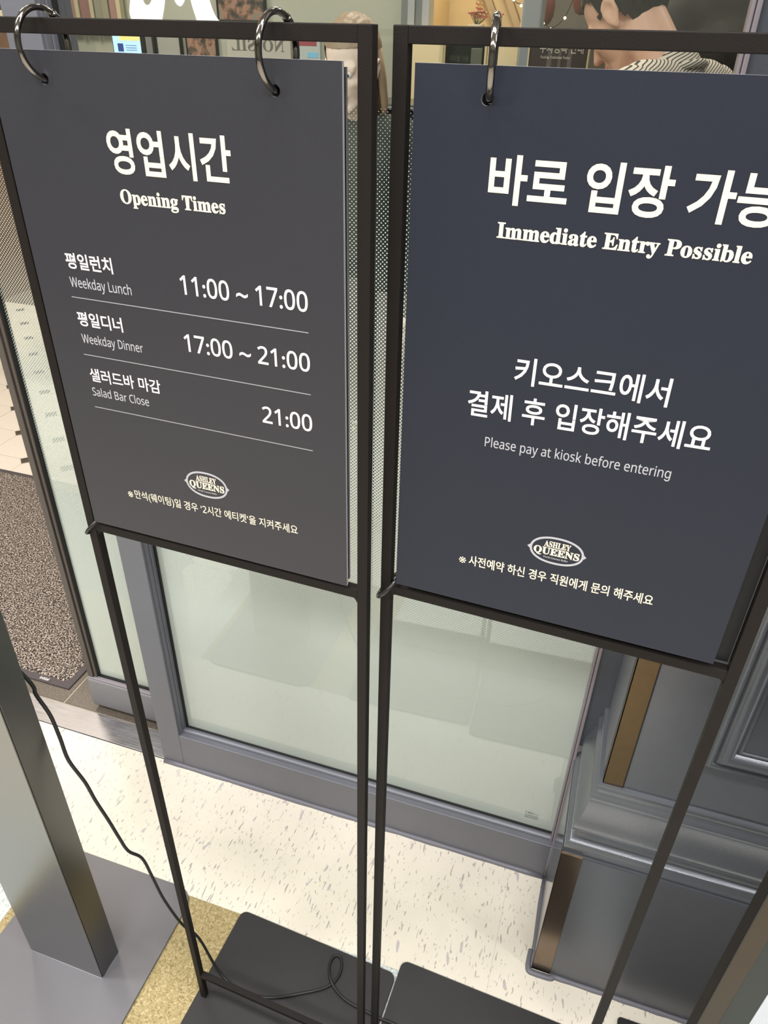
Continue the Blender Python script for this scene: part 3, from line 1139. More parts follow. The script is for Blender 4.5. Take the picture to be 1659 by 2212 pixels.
G1 = None
ring(stL, 'binder_ring', 'dark nickel ring nearest the left edge, holding the opening hours board', 0.0628, 1.4378, 0.0030, 0.0215, 0.0021, (0.12, 1, 0), (0, 0, 1), M_chrome)
ring(stL, 'binder_ring', 'dark nickel ring at the upper right of the opening hours board', 0.2450, 1.4378, 0.0030, 0.0215, 0.0021, (0.10, 1, 0), (0, 0, 1), M_chrome)
ring(stR, 'binder_ring', 'dark nickel ring at the upper left of the immediate entry board', 0.0628, 1.4378, 0.0030, 0.0215, 0.0021, (-0.22, 1, 0), (0, 0, 1), M_chrome)
ring(stR, 'binder_ring', 'dark nickel ring at the upper right of the immediate entry board', 0.2428, 1.4378, 0.0030, 0.0215, 0.0021, (-0.1, 1, 0), (0, 0, 1), M_chrome)
ring(stL, 'binder_ring', 'black ring tying the lower left corner of the opening hours board to its post', 0.0085, 1.0195, 0.0045, 0.0125, 0.0016, (-0.62, 0, -0.78), (0.15, 1, 0.1), M_ringblack, grooves=False)
ring(stR, 'binder_ring', 'black ring tying the lower left corner of the immediate entry board to its post', 0.0065, 1.0205, 0.0045, 0.0150, 0.0016, (-0.60, 0, -0.80), (0.0, 1, 0.0), M_ringblack, grooves=False)

# ---- third stand, lower right: thicker dark steel frame round a glossy panel
st3 = empty('display_stand', (0.2358, 0.4803, 0), 0, label='dark steel display stand with a glossy grey-green panel at the lower right edge', cat='display stand')
M_post3 = mat('bronze_dark_steel', srgb(64, 56, 45), 0.36, 0.8, var=0.06, vscale=12)
M_panel3 = mat('grey_green_gloss', srgb(50, 55, 53), 0.30, 0.0, 0.12)
box('post', M_post3, st3, 0, 0.0196, 0, 0.0200, 0.006, 1.40, bev=0.0006)
box('post', M_post3, st3, 0.40, 0.4196, 0, 0.0200, 0.006, 1.40, bev=0.0006)
box('top_bar', M_post3, st3, 0.0196, 0.40, 0, 0.02, 1.38, 1.40, bev=0.0006)
box('added_dark_side', M_black, st3, -0.0008, 0.0, 0.0006, 0.0194, 0.01, 1.395)  # black skin added only to darken the post's left face
box('edge_line', M_gasket, st3, -0.0004, 0.0006, -0.0004, 0.0006, 0.01, 1.40)
pn = box('panel', M_panel3, st3, 0.0198, 0.3998, 0.001, 0.006, 0.30, 1.38)
lb = prism('panel_label', mat('pale_label', srgb(196, 202, 212), 0.35), st3, rrect(0.046, 0.36, 0.061, 0.37, 0.004), 0.0002, 0.0010, axis='z')
lb.rotation_euler = (PI / 2, 0, 0)
lb.location = (0, 0.0012, 0.485)
prism('base_plate', M_base, st3, rrect(-0.004, 0.424, -0.16, 0.2300, 0.006), 0.0003, 0.006, bev=0.0008)

# ---- cable hanging from the kiosk and lying over the base plates
air = [(-0.6818, 0.5470, 0.6771), (-0.6785, 0.5462, 0.6561), (-0.6606, 0.5428, 0.6246), (-0.6471, 0.5353, 0.5891), (-0.6358, 0.5279, 0.5548), (-0.6182, 0.5285, 0.5110), (-0.6071, 0.5267, 0.4758), (-0.5929, 0.5266, 0.4325), (-0.5836, 0.5276, 0.3931), (-0.5734, 0.5282, 0.3618), (-0.5624, 0.5404, 0.3288), (-0.5527, 0.5414, 0.2801), (-0.5421, 0.5433, 0.2139), (-0.5205, 0.5466, 0.1448), (-0.4986, 0.5541, 0.1000), (-0.4738, 0.5495, 0.0362)]
zf = 0.0092
flr = [(-0.4520, 0.5425, 0.0150), (-0.4300, 0.5360, 0.0100), (-0.4049, 0.5323), (-0.3573, 0.5409), (-0.3096, 0.5644), (-0.2780, 0.5830), (-0.2625, 0.5985), (-0.2560, 0.6195), (-0.2615, 0.6390), (-0.2700, 0.6455), (-0.2785, 0.6400),
       (-0.2790, 0.6222), (-0.2700, 0.6040, 0.0125), (-0.2540, 0.5900), (-0.2280, 0.5790), (-0.1892, 0.5740), (-0.1640, 0.5715), (-0.1200, 0.5690), (-0.06, 0.552), (0.0, 0.512), (0.05, 0.45), (0.06, 0.40)]
# the top end runs back to the kiosk pillar
cab2 = [(-0.7400, 0.5300, 0.870), (-0.7350, 0.5400, 0.800), (-0.7150, 0.5450, 0.730)]
cab_pts = smooth_path(cab2 + air + [(p[0], p[1], p[2] if len(p) > 2 else zf) for p in flr], 5)
for p in cab_pts: p.z = max(p.z, zf)
cab = tube('power_cable', M_cable, None, cab_pts, [0.0030 - 0.0006 * min(1, i_ / 70) for i_ in range(len(cab_pts))], 10)
tag(cab, 'thin black power cable trailing from the kiosk and looping over the black base plate', 'cable')
# ================================================================== INSIDE THE RESTAURANT (seen through the clear glass)
M_wood_n = mat('niche_light_wood', srgb(206, 186, 146), 0.55, var=0.10, vscale=14)
M_beam = mat('weathered_beam', srgb(150, 134, 108), 0.7, var=0.2, vscale=22)
M_dk = mat('interior_charcoal', srgb(26, 26, 26), 0.6, 0, 0.3)
M_dk2 = mat('interior_brown', srgb(70, 56, 46), 0.55)
M_creamframe = mat('cream_frame', srgb(216, 202, 168), 0.5)
M_gold = mat('pale_gold_post', srgb(226, 210, 168), 0.4)
M_colm = mat('pale_slate_column', srgb(150, 154, 156), 0.5)

# low dark partition with a bright edge strip
part = empty('service_counter', (-0.6, 2.78, 0), label='dark service counter inside the restaurant, seen between the two floor stands', cat='counter')
box('counter_body', M_dk, part, -1.0, 1.3, 0, 0.26, 0, 1.222)
box('counter_top', mat('dark_stone_top', srgb(58, 60, 60), 0.2, var=0.2, vscale=40), part, -1.02, 1.32, -0.02, 0.28, 1.222, 1.240, bev=0.004)
box('edge_strip', M_colm, part, -1.02, 1.32, -0.024, -0.0205, 1.228, 1.234)


def flat_thing(name, label, cat, m, x0, x1, z0, z1, Y, frame=None, group=None, fm=None, d=0.02):
    cx = (x0 + x1) / 2
    e = empty(name, (cx, Y, z0), 0, label=label, cat=cat, group=group)
    box('face', m, e, x0 - cx, x1 - cx, 0, d, 0, z1 - z0, bev=0.001)
    if frame:
        t = frame
        bm = bmesh.new()
        for a in ((x0 - t, x0, z0 - t, z1 + t), (x1, x1 + t, z0 - t, z1 + t), (x0, x1, z0 - t, z0), (x0, x1, z1, z1 + t)):
            add_box(bm, a[0] - cx, a[1] - cx, -0.006, d, a[2] - z0, a[3] - z0, bev=0.002)
        finish('frame', bm, fm or M_dk, e)
    return e


# back wall of the dining hall behind these things
wall_inner = box('wall_inner', M_intw, None, -2.95, -0.93, 3.42, 3.50, 0, 3.0); tag(wall_inner, kind='structure')
# striped hanging on the wall: each stripe its own strip of cloth
e = empty('striped_hanging', (-2.50, 3.40, 1.42), label='rose and cream striped hanging high on the far left wall', cat='wall hanging')
xs = -2.66
cols = [srgb(150, 146, 126), srgb(160, 128, 120), srgb(196, 186, 156), srgb(150, 112, 108), srgb(182, 174, 150), srgb(140, 140, 124)]
wds = [0.035, 0.045, 0.020, 0.050, 0.018, 0.040, 0.03, 0.035, 0.02]
for i, w_ in enumerate(wds):
    m = mat('stripe_cloth_%d' % (i % 6), cols[i % 6], 0.8)
    box('stripe', m, e, xs + 2.50, xs + w_ + 2.50, -0.012 if i % 2 else -0.018, 0.012, 0, 0.62)
    xs += w_ + 0.004
# wood-framed picture on the left
e = flat_thing('framed_picture', 'cream framed picture over a brown panel, at the far left edge through the glass', 'picture', M_dk2, -2.60, -2.145, 1.485, 1.95, 2.60, frame=0.028, fm=M_creamframe)
e = flat_thing('wood_panel', 'brown wooden panel under the cream framed picture at the far left', 'panel', mat('brown_wood', srgb(112, 84, 64), 0.5, var=0.25, vscale=30), -2.75, -2.245, 0.4, 1.425, 2.60)

# bright menu screen
e = empty('menu_screen', (-1.80, 2.62, 1.20), label='small bright blue and white menu screen above the opening hours board', cat='screen')
box('casing', M_dk, e, -0.063, 0.063, 0.002, 0.020, 0.0, 0.225, bev=0.003)
M_scr = mat('screen_blue', srgb(170, 208, 240), 0.4, emit=srgb(170, 208, 240), estr=0.75)
M_scr2 = mat('screen_orange', srgb(240, 200, 120), 0.4, emit=srgb(240, 205, 130), estr=0.75)
M_scr3 = mat('screen_navy', srgb(40, 60, 120), 0.4, emit=srgb(40, 60, 120), estr=0.6)
box('display', M_scr, e, -0.058, 0.052, 0.000, 0.002, 0.01, 0.219)
box('display_banner', M_scr2, e, -0.030, 0.052, -0.001, 0.0, 0.205, 0.219)
box('display_picture', M_scr3, e, -0.040, -0.018, -0.001, 0.0, 0.172, 0.196)
for k in range(3):
    box('display_line', M_scr3, e, -0.008, 0.036, -0.0006, 0.0, 0.176 + 0.007 * k, 0.1775 + 0.007 * k)
box('stem', M_dk, e, -0.012, 0.012, 0.006, 0.018, -1.195, 0.0)
box('foot', M_dk, e, -0.10, 0.10, -0.05, 0.08, -1.20, -1.185, bev=0.003)

M_board1 = mat('notice_grey', srgb(122, 126, 128), 0.6)
M_board2 = mat('notice_pale', srgb(160, 160, 154), 0.6)
flat_thing('notice_board', 'narrow dark grey notice board right of the bright menu screen', 'board', M_board1, -2.278, -2.204, 1.10, 1.44, 3.40, frame=0.012)
flat_thing('notice_board', 'wider pale grey notice board with a thin dark frame', 'board', M_board2, -2.180, -2.066, 1.10, 1.43, 3.40, frame=0.006)


def m_photo():
    m = mat('mottled_photo', srgb(120, 90, 70), 0.5)
    n, l = m.node_tree.nodes, m.node_tree.links
    tc = n.new('ShaderNodeTexCoord')
    t = n.new('ShaderNodeTexNoise')
    t.inputs['Scale'].default_value = 26
    t.inputs['Detail'].default_value = 3
    l.new(tc.outputs['Object'], t.inputs['Vector'])
    r = ramp(n, [(0.36, srgb(42, 44, 40)), (0.46, srgb(96, 78, 66)), (0.55, srgb(160, 118, 98)), (0.66, srgb(120, 124, 112))])
    l.new(t.outputs['Fac'], r.inputs[0])
    l.new(r.outputs[0], n['Principled BSDF'].inputs['Base Color'])
    return m


M_photo = m_photo()
flat_thing('photo_poster', 'brown mottled photo poster above the top bar of the left stand', 'poster', M_photo, -1.859, -1.646, 1.478, 1.80, 3.40, frame=0.006)
flat_thing('photo_poster', 'small brown mottled photo poster below the left stand top bar', 'poster', M_photo, -2.029, -1.887, 1.15, 1.422, 3.40, frame=0.004)
e = flat_thing('reflected_sign', 'white board with mirrored grey serif letters behind the left stand, standing in for a reflected sign', 'banner', mat('reflected_sign_white', srgb(176, 174, 164), 0.7), -1.834, -1.531, 1.15, 1.423, 3.40)  # board added inside to imitate a sign mirrored in the glass
lettering('lettering', 'SIL', mat('reflected_sign_letters', srgb(96, 94, 88), 0.6), e, -0.127, -0.014, 0.218, 0.041, -0.001, ser=True, mirror=True)
lettering('lettering', 'NO', MATS['reflected_sign_letters'], e, 0.023, 0.122, 0.218, 0.041, -0.001, ser=True, mirror=True)
e = flat_thing('notice_card', 'small pale card with a red heading and blue block', 'card', mat('card_pale', srgb(178, 186, 184), 0.6), -1.511, -1.396, 1.16, 1.424, 3.40)
box('heading', mat('card_red', srgb(150, 60, 72), 0.6), e, -0.049, 0.043, -0.001, 0, 0.232, 0.249)
box('picture_block', mat('card_blue', srgb(120, 190, 225), 0.5), e, 0.0, 0.049, -0.001, 0, 0.190, 0.209)

# slate column, niche with flowers
e = empty('slate_column', (-0.925, 3.2, 0), label='grey fluted column left of the warm lit flower niche', cat='column')
for k in range(4):
    box('flute', M_colm if k % 2 else mat('slate_dim', srgb(104, 108, 108), 0.5), e, -0.056 + 0.028 * k, -0.030 + 0.028 * k, -0.01 * (k % 2), 0.06, 0, 2.7)
e = empty('flower_niche', (-0.745, 3.6, 0), label='warm lit wooden niche holding flowers, above the right stand top bar', cat='niche')
box('back_panel', M_wood_n, e, -0.20, 0.22, 0.12, 0.14, 0.9, 2.3)
box('side_panel', M_wood_n, e, -0.20, -0.18, -0.30, 0.12, 0.9, 2.3)
box('side_panel', M_wood_n, e, 0.20, 0.22, -0.30, 0.12, 0.9, 2.3)
box('shelf', mat('cream_shelf', srgb(226, 208, 166), 0.5), e, -0.21, 0.23, -0.46, 0.12, 0.9, 1.466, bev=0.004)
for k in range(3):
    bm = bmesh.new()
    M = Matrix.Translation((-0.02 + 0.09 * k, 0.07 - 0.02 * k, 1.60)) @ Matrix.Rotation(math.radians(62), 4, 'Y')
    add_box(bm, -0.30, 0.30, -0.02, 0.02, -0.014, 0.014, mtx=M, bev=0.003)
    finish('beam', bm, M_beam, e)
pl = bpy.data.lights.new('niche_lamp', 'POINT')
pl.energy = 2.2
pl.color = (1, 0.82, 0.55)
pl.shadow_soft_size = 0.03
po = bpy.data.objects.new('niche_lamp', pl)
po.location = (-0.72, 3.42, 1.75)
COL.objects.link(po)
M_petal = [mat('petal_pink', srgb(232, 170, 160), 0.6), mat('petal_rose', srgb(206, 130, 128), 0.6), mat('petal_yellow', srgb(240, 206, 140), 0.6)]
M_leaf = mat('flower_leaf', srgb(110, 120, 76), 0.6)
M_pot = mat('white_pot', srgb(220, 212, 196), 0.4)


def flower_pot(x, label, n, sc):
    e = empty('flower_arrangement', (x, 3.20, 1.4665), label=label, cat='flowers', group=None)
    bm = bmesh.new()
    prof = [(0.0, 0), (0.022, 0), (0.030, 0.03), (0.032, 0.045), (0.028, 0.046), (0.0, 0.044)]
    N = 16
    rr = [[bm.verts.new((r_ * sc * math.cos(2 * PI * k / N), r_ * sc * math.sin(2 * PI * k / N), z * sc * 0.25)) for k in range(N)] for r_, z in prof]
    for i in range(len(prof) - 1):
        for k in range(N):
            try: bm.faces.new((rr[i][k], rr[i][(k + 1) % N], rr[i + 1][(k + 1) % N], rr[i + 1][k]))
            except ValueError: pass
    bmesh.ops.remove_doubles(bm, verts=bm.verts, dist=1e-5)
    finish('pot', bm, M_pot, e, smooth=True)
    for i in range(n):
        a, r_ = random.uniform(0, 2 * PI), random.uniform(0, 0.042) * sc
        h = (0.026 + 0.045 * random.random() * (1 - r_ / 0.06)) * sc
        c = Vector((r_ * math.cos(a), r_ * math.sin(a), h))
        bm = bmesh.new()
        for p in range(7):
            b_ = 2 * PI * p / 7
            d = Vector((math.cos(b_), math.sin(b_), 0.5)).normalized()
            s_ = 0.019 * sc
            pts = [Vector((0, 0, 0)), d * s_ * 0.6 + Vector((-d.y, d.x, 0)) * s_ * 0.42, d * s_ * 1.15, d * s_ * 0.6 - Vector((-d.y, d.x, 0)) * s_ * 0.42]
            bm.faces.new([bm.verts.new(q + c) for q in pts])
        bmesh.ops.create_icosphere(bm, subdivisions=1, radius=0.0032 * sc, matrix=Matrix.Translation(c + Vector((0, 0, 0.002))))
        fl_ = finish('blossom', bm, M_petal[i % 3], e)
        st = tube('stem', M_leaf, e, [(0, 0, 0.008 * sc), tuple(c * 0.6), tuple(c)], 0.0012, 6)


flower_pot(-0.690, 'pink and yellow flowers in a low white pot, larger of the two in the niche', 16, 1.0)
flower_pot(-0.606, 'smaller pink flowers in a low white pot, right of the larger arrangement', 9, 0.7)

e = empty('pale_column', (-0.403, 2.62, 0), label='pale grey square column behind the ring of the immediate entry board', cat='column')
box('shaft', M_colm, e, -0.028, 0.030, 0, 0.08, 0, 2.7, bev=0.006)
e = flat_thing('info_screen', 'dark info screen with dim grey text under the right stand top bar', 'screen', mat('dim_screen', srgb(42, 46, 42), 0.3), -0.615, -0.500, 1.30, 1.437, 2.46, frame=0.006, fm=M_gold)
lettering('lettering', '테이블 이용', mat('dim_text', srgb(96, 98, 84), 0.5), e, -0.045, 0.012, 0.080, 0.016, -0.001, mode='box')
box('metal_block', mat('dim_metal', srgb(120, 122, 108), 0.35, 0.6), e, 0.018, 0.052, -0.006, 0, 0.072, 0.115, bev=0.002)
box('stem', M_dk, e, -0.012, 0.012, 0.004, 0.016, -1.29, 0.0)
box('foot', M_dk, e, -0.05, 0.05, -0.02, 0.09, -1.30, -1.285, bev=0.003)
for x, lab in ((-0.618, 'pale gold slim post left of the dark info screen'), (-0.470, 'pale gold slim post right of the dark info screen')):
    o = prism('slim_post', M_gold, None, rrect(x - 0.006, x + 0.006, 2.415, 2.427, 0.003), 0.0, 1.450, bev=0.002)
    tag(o, lab, 'post')
e = flat_thing('parking_sign', 'dark brown parking validation notice with Korean and English lettering', 'sign', mat('sign_brown', srgb(66, 56, 50), 0.45), -0.362, -0.205, 1.10, 1.452, 2.40, frame=0.004, fm=M_gold)
lettering('lettering', '주차등록 안내', mat('sign_text', srgb(196, 186, 170), 0.5), e, -0.052, 0.066, 0.309, 0.026, -0.001, mode='box', off=0.012)
lettering('lettering', 'Parking Validation Notice', MATS['sign_text'], e, -0.048, 0.032, 0.2965, 0.0065, -0.001, ser=True)
box('sign_leg', M_gold, e, -0.01, 0.01, 0.004, 0.016, -1.08, 0)
box('sign_foot', M_gold, e, -0.12, 0.12, -0.08, 0.10, -1.10, -1.08, bev=0.004)

# string of small bulbs and hanging lanterns in the dark corner
wall_dark = box('wall_nook', mat('nook_brown', srgb(104, 96, 84), 0.7, var=0.15, vscale=6), None, -0.50, 1.35, 3.1, 3.2, 0, 3.0); tag(wall_dark, kind='structure')
M_bulb = mat('warm_bulb', srgb(255, 226, 170), 0.4, emit=srgb(255, 226, 170), estr=6)
e = empty('string_lights', (-0.42, 2.8, 1.62), label='string of tiny warm bulbs hanging in the dark nook', cat='string lights')
P0 = [Vector((-0.10, 0, 0.02)), Vector((-0.07, 0, -0.075)), Vector((-0.045, 0, -0.09)), Vector((-0.02, 0, -0.10)), Vector((0.03, 0, -0.135)), Vector((0.055, 0, -0.15)), Vector((0.095, 0, -0.12)), Vector((0.14, 0, 0.0))]
tube('wire', M_cable, e, smooth_path(P0, 5), 0.0012, 6)
for q in P0[1:-1]:
    bm = bmesh.new()
    bmesh.ops.create_icosphere(bm, subdivisions=2, radius=0.0042, matrix=Matrix.Translation(q + Vector((0, -0.002, -0.004))))
    finish('bulb', bm, M_bulb, e, smooth=True)


def lantern(x, z, label):
    e = empty('hanging_lantern', (x, 2.85, z), label=label, cat='lantern')
    bm = bmesh.new()
    N = 16
    prof = [(0.004, -0.055), (0.016, -0.050), (0.026, -0.030), (0.028, 0.0), (0.024, 0.028), (0.012, 0.045), (0.004, 0.050)]
    rr = [[bm.verts.new((r_ * math.cos(2 * PI * k / N) * (1.0 + 0.06 * (k % 2)), r_ * math.sin(2 * PI * k / N) * (1.0 + 0.06 * (k % 2)), zz)) for k in range(N)] for r_, zz in prof]
    for i in range(len(prof) - 1):
        for k in range(N):
            bm.faces.new((rr[i][k], rr[i][(k + 1) % N], rr[i + 1][(k + 1) % N], rr[i + 1][k]))
    finish('shade', bm, mat('russet_lantern', srgb(128, 66, 48), 0.5), e, smooth=True)
    tube('cord', M_cable, e, [(0, 0, 0.05), (0, 0, 2.998 - z)], 0.0015, 6)


lantern(-0.395, 1.53, 'russet hanging lantern left of the man in the striped shirt')
lantern(-0.285, 1.56, 'russet hanging lantern nearest the man in the striped shirt')

# ------------------------------------------------------------------ people
M_skin = mat('skin_warm', srgb(222, 176, 150), 0.5, var=0.04, vscale=12)
M_skin2 = mat('skin_pale', srgb(234, 212, 196), 0.5, var=0.04, vscale=12)
M_hairb = mat('black_hair', srgb(26, 22, 20), 0.4, bump=1.0, bscale=300)
M_hairl = mat('light_brown_hair', srgb(150, 128, 104), 0.45, bump=1.0, bscale=300)
M_lip = mat('lips', srgb(186, 112, 104), 0.45)
M_eyew = mat('eye_white', srgb(232, 228, 222), 0.3)
M_iris = mat('iris_dark', srgb(40, 28, 22), 0.2)


def m_stripe():
    m = mat('striped_shirt_cloth', srgb(222, 212, 196), 0.8)
    n, l = m.node_tree.nodes, m.node_tree.links
    tc = n.new('ShaderNodeTexCoord')
    t = n.new('ShaderNodeTexWave')
    t.bands_direction = 'Z'
    t.inputs['Scale'].default_value = 58
    t.inputs['Distortion'].default_value = 1.2
    t.inputs['Detail'].default_value = 1
    t.inputs['Detail Scale'].default_value = 0.25
    mp = n.new('ShaderNodeMapping')
    mp.inputs['Rotation'].default_value = (0.30, 0.35, 0)
    l.new(tc.outputs['Object'], mp.inputs[0])
    l.new(mp.outputs[0], t.inputs['Vector'])
    r = ramp(n, [(0.16, srgb(70, 62, 56)), (0.30, srgb(226, 216, 200))])
    l.new(t.outputs['Fac'], r.inputs[0])
    l.new(r.outputs[0], n['Principled BSDF'].inputs['Base Color'])
    return m


M_stripe = m_stripe()
M_jack = mat('dark_brown_jacket_cloth', srgb(46, 40, 34), 0.7, bump=0.6, bscale=60)
M_trou = mat('dark_trousers', srgb(40, 42, 50), 0.8)
M_top = mat('dark_green_top', srgb(52, 58, 52), 0.8)
M_shoe = mat('dark_shoes', srgb(30, 28, 28), 0.5)


def capsule(bm, a, b, ra, rb, seg=14, flat=None):
    a, b = Vector(a), Vector(b)
    ax = (b - a)
    L = ax.length
    if L < 1e-5:
        ax = Vector((0, 0, 1))
    t = ax.normalized()
    u = t.orthogonal().normalized()
    v = t.cross(u)
    rings = []
    for k in range(1, 5):
        p = -PI / 2 + PI / 2 * k / 4
        rings.append((a + t * ra * math.sin(p), ra * math.cos(p)))
    rings[-1] = (a, ra)
    for k in range(0, 4):
        p = PI / 2 * k / 4
        rings.append((b + t * rb * math.sin(p), rb * math.cos(p)))
    prev = None
    first = bm.verts.new(a - t * ra)
    last = bm.verts.new(b + t * rb)
    R0 = []
    for c, r in rings:
        R0.append([bm.verts.new(c + r * (math.cos(2 * PI * i / seg) * u + math.sin(2 * PI * i / seg) * v)) for i in range(seg)])
    for i in range(seg):
        j = (i + 1) % seg
        bm.faces.new((first, R0[0][j], R0[0][i]))
        bm.faces.new((last, R0[-1][i], R0[-1][j]))
        for k in range(len(R0) - 1):
            bm.faces.new((R0[k][i], R0[k][j], R0[k + 1][j], R0[k + 1][i]))


def ellipsoid(bm, c, r, M=None):
    g = bmesh.ops.create_uvsphere(bm, u_segments=24, v_segments=16, radius=1)
    for q in g['verts']:
        p = Vector((q.co.x * r[0], q.co.y * r[1], q.co.z * r[2])) + Vector(c)
        q.co = M @ p if M else p


def remeshed(name, bm, m, parent, voxel, smooth_it=4):
    bmesh.ops.recalc_face_normals(bm, faces=bm.faces)
    me = bpy.data.meshes.new(name)
    bm.to_mesh(me)
    bm.free()
    o = bpy.data.objects.new(name, me)
    COL.objects.link(o)
    md = o.modifiers.new('r', 'REMESH')
    md.mode = 'VOXEL'
    md.voxel_size = voxel
    sm = o.modifiers.new('s', 'SMOOTH')
    sm.iterations = smooth_it
    sm.factor = 0.5
    bpy.context.view_layer.update()
    me2 = bpy.data.meshes.new_from_object(o.evaluated_get(bpy.context.evaluated_depsgraph_get()))
    o.modifiers.clear()
    o.data = me2
    me2.name = name
    me2.materials.clear()
    me2.materials.append(m)
    for p in me2.polygons: p.use_smooth = True
    o.parent = parent
    return o


def person(loc, rz, label, skin, hair, cloth, k=1.0, lean=0.0, nod=0.0, turn=0.0, arm='down', long_hair=False, fe=False):
    """local frame: facing +y, z up, height about 1.70*k"""
    e = empty('person', loc, rz, label=label, cat='person')
    S = lambda p: Vector(p) * k
    ln = lambda p: Vector((p[0], p[1] + math.sin(lean) * (p[2] - 0.95), p[2] if p[2] < 0.95 else 0.95 + (p[2] - 0.95) * math.cos(lean)))
    J = lambda x, y, z: S(ln((x, y, z)))
    sw = 0.165 if fe else 0.185          # half shoulder width
    hip = 0.095
    # head frame, pivot between the ears
    neck0 = J(0, -0.02, 1.40)
    tn = math.sin(nod) / math.sin(math.radians(44))
    piv = neck0 + S((0, 0.030 + 0.110 * tn, 0.155 - 0.050 * tn))
    HM = Matrix.Translation(piv) @ Matrix.Rotation(turn, 4, 'Z') @ Matrix.Rotation(-nod, 4, 'X') @ Matrix.Scale(k * (0.95 if fe else 1.0), 4)
    H = lambda x, y, z: HM @ Vector((x, y, z))
    bm = bmesh.new()
    # skull, face and jaw
    ellipsoid(bm, (0, -0.012, 0.048), (0.076, 0.094, 0.086), HM)
    ellipsoid(bm, (0, 0.030, -0.010), (0.062, 0.062, 0.080), HM)
    ellipsoid(bm, (0, 0.046, -0.066), (0.040, 0.040, 0.036), HM)
    capsule(bm, H(0.045, 0.0, -0.045), H(0.014, 0.072, -0.088), 0.020 * k, 0.015 * k)
    capsule(bm, H(-0.045, 0.0, -0.045), H(-0.014, 0.072, -0.088), 0.020 * k, 0.015 * k)
    capsule(bm, H(0, 0.084, 0.018), H(0, 0.107, -0.020), 0.007 * k, 0.0115 * k)            # nose
    capsule(bm, H(-0.011, 0.094, -0.024), H(0.011, 0.094, -0.024), 0.008 * k, 0.008 * k)
    for sx in (-1, 1):
        capsule(bm, H(sx * 0.014, 0.084, 0.028), H(sx * 0.046, 0.072, 0.028), 0.009 * k, 0.008 * k)  # brow
        capsule(bm, H(sx * 0.034, 0.066, -0.016), H(sx * 0.046, 0.050, -0.020), 0.017 * k, 0.015 * k)  # cheek
        capsule(bm, H(sx * 0.019, 0.0835, 0.0175), H(sx * 0.044, 0.077, 0.0165), 0.0072 * k, 0.0065 * k, 8)   # upper lid
        # ear: rim and lobe
        rim = [(0.076, -0.004, -0.026), (0.081, 0.006, -0.014), (0.083, 0.010, 0.004), (0.088, 0.004, 0.024), (0.089, -0.010, 0.031), (0.087, -0.022, 0.020), (0.083, -0.020, 0.000), (0.078, -0.010, -0.018)]
        for a_, b_ in zip(rim, rim[1:] + rim[:1]):
            capsule(bm, H(sx * a_[0], a_[1], a_[2]), H(sx * b_[0], b_[1], b_[2]), 0.0055 * k, 0.0055 * k, 8)
        ellipsoid(bm, (sx * 0.078, -0.004, 0.002), (0.005, 0.014, 0.024), HM)
    capsule(bm, H(-0.015, 0.086, -0.052), H(0.015, 0.086, -0.052), 0.008 * k, 0.008 * k)
    # neck, trunk
    nr = 0.042 if fe else 0.050
    capsule(bm, neck0 - S((0, 0, 0.03)), H(0, -0.022, -0.030), nr * 1.12 * k, nr * k)
    for x in (-0.07, 0, 0.07):
        capsule(bm, J(x, 0, 1.28), J(x * 0.85, 0, 1.08), 0.092 * k, 0.082 * k)
        capsule(bm, J(x * 0.85, 0, 1.08), J(x * 0.95, 0, 0.95), 0.082 * k, 0.096 * k)
    capsule(bm, J(-sw + 0.045, -0.01, 1.37), J(sw - 0.045, -0.01, 1.37), 0.050 * k, 0.050 * k)
    # legs
    for sx in (-1, 1):
        capsule(bm, J(sx * hip, 0, 0.90), S((sx * 0.095, 0.01, 0.48)), 0.088 * k, 0.056 * k)
        capsule(bm, S((sx * 0.095, 0.01, 0.48)), S((sx * 0.095, -0.015, 0.09)), 0.056 * k, 0.038 * k)
        capsule(bm, S((sx * 0.095, -0.03, 0.04)), S((sx * 0.105, 0.13, 0.03)), 0.036 * k, 0.028 * k)
    arms = {}
    for sx in (-1, 1):
        sh = J(sx * sw, -0.01, 1.36)
        if arm == 'down':
            el = sh + S((sx * 0.05, -0.02, -0.29)); wr = el + S((sx * 0.0, 0.09, -0.235))
        else:
            el = sh + S((sx * 0.05, 0.04, -0.28)); wr = el + S((-sx * 0.07, 0.22, 0.02))
        arms[sx] = (sh, el, wr)
        capsule(bm, sh, el, 0.048 * k, 0.038 * k)
        capsule(bm, el, wr, 0.038 * k, 0.026 * k)
        d = (wr - el).normalized()
        side = Vector((sx, 0, 0)) if arm == 'down' else Vector((0, 0, 1))
        fwd_ = d.cross(side).normalized()
        palm = wr + d * 0.055 * k
        for off in (-0.020, 0, 0.020):
            capsule(bm, wr + fwd_ * off * 0.6 * k, palm + fwd_ * off * k + d * 0.02 * k, 0.017 * k, 0.014 * k, 10)
        for fi, (off, ln_) in enumerate(((-0.030, 0.055), (-0.010, 0.072), (0.010, 0.075), (0.030, 0.066))):
            b0 = palm + fwd_ * off * k + d * 0.025 * k
            b1 = b0 + d * ln_ * 0.55 * k
            b2 = b1 + (d * 0.75 - side * 0.55).normalized() * ln_ * 0.5 * k
            capsule(bm, b0, b1, 0.0088 * k, 0.0080 * k, 8)
            capsule(bm, b1, b2, 0.0080 * k, 0.0070 * k, 8)
        t0 = wr + fwd_ * 0.026 * k + d * 0.02 * k
        t1 = t0 + (fwd_ * 0.8 + d * 0.6).normalized() * 0.035 * k
        capsule(bm, t0, t1, 0.011 * k, 0.009 * k, 8)
        capsule(bm, t1, t1 + (fwd_ * 0.2 + d).normalized() * 0.028 * k, 0.009 * k, 0.0075 * k, 8)
    remeshed('body', bm, skin, e, 0.0055 * k, 3)
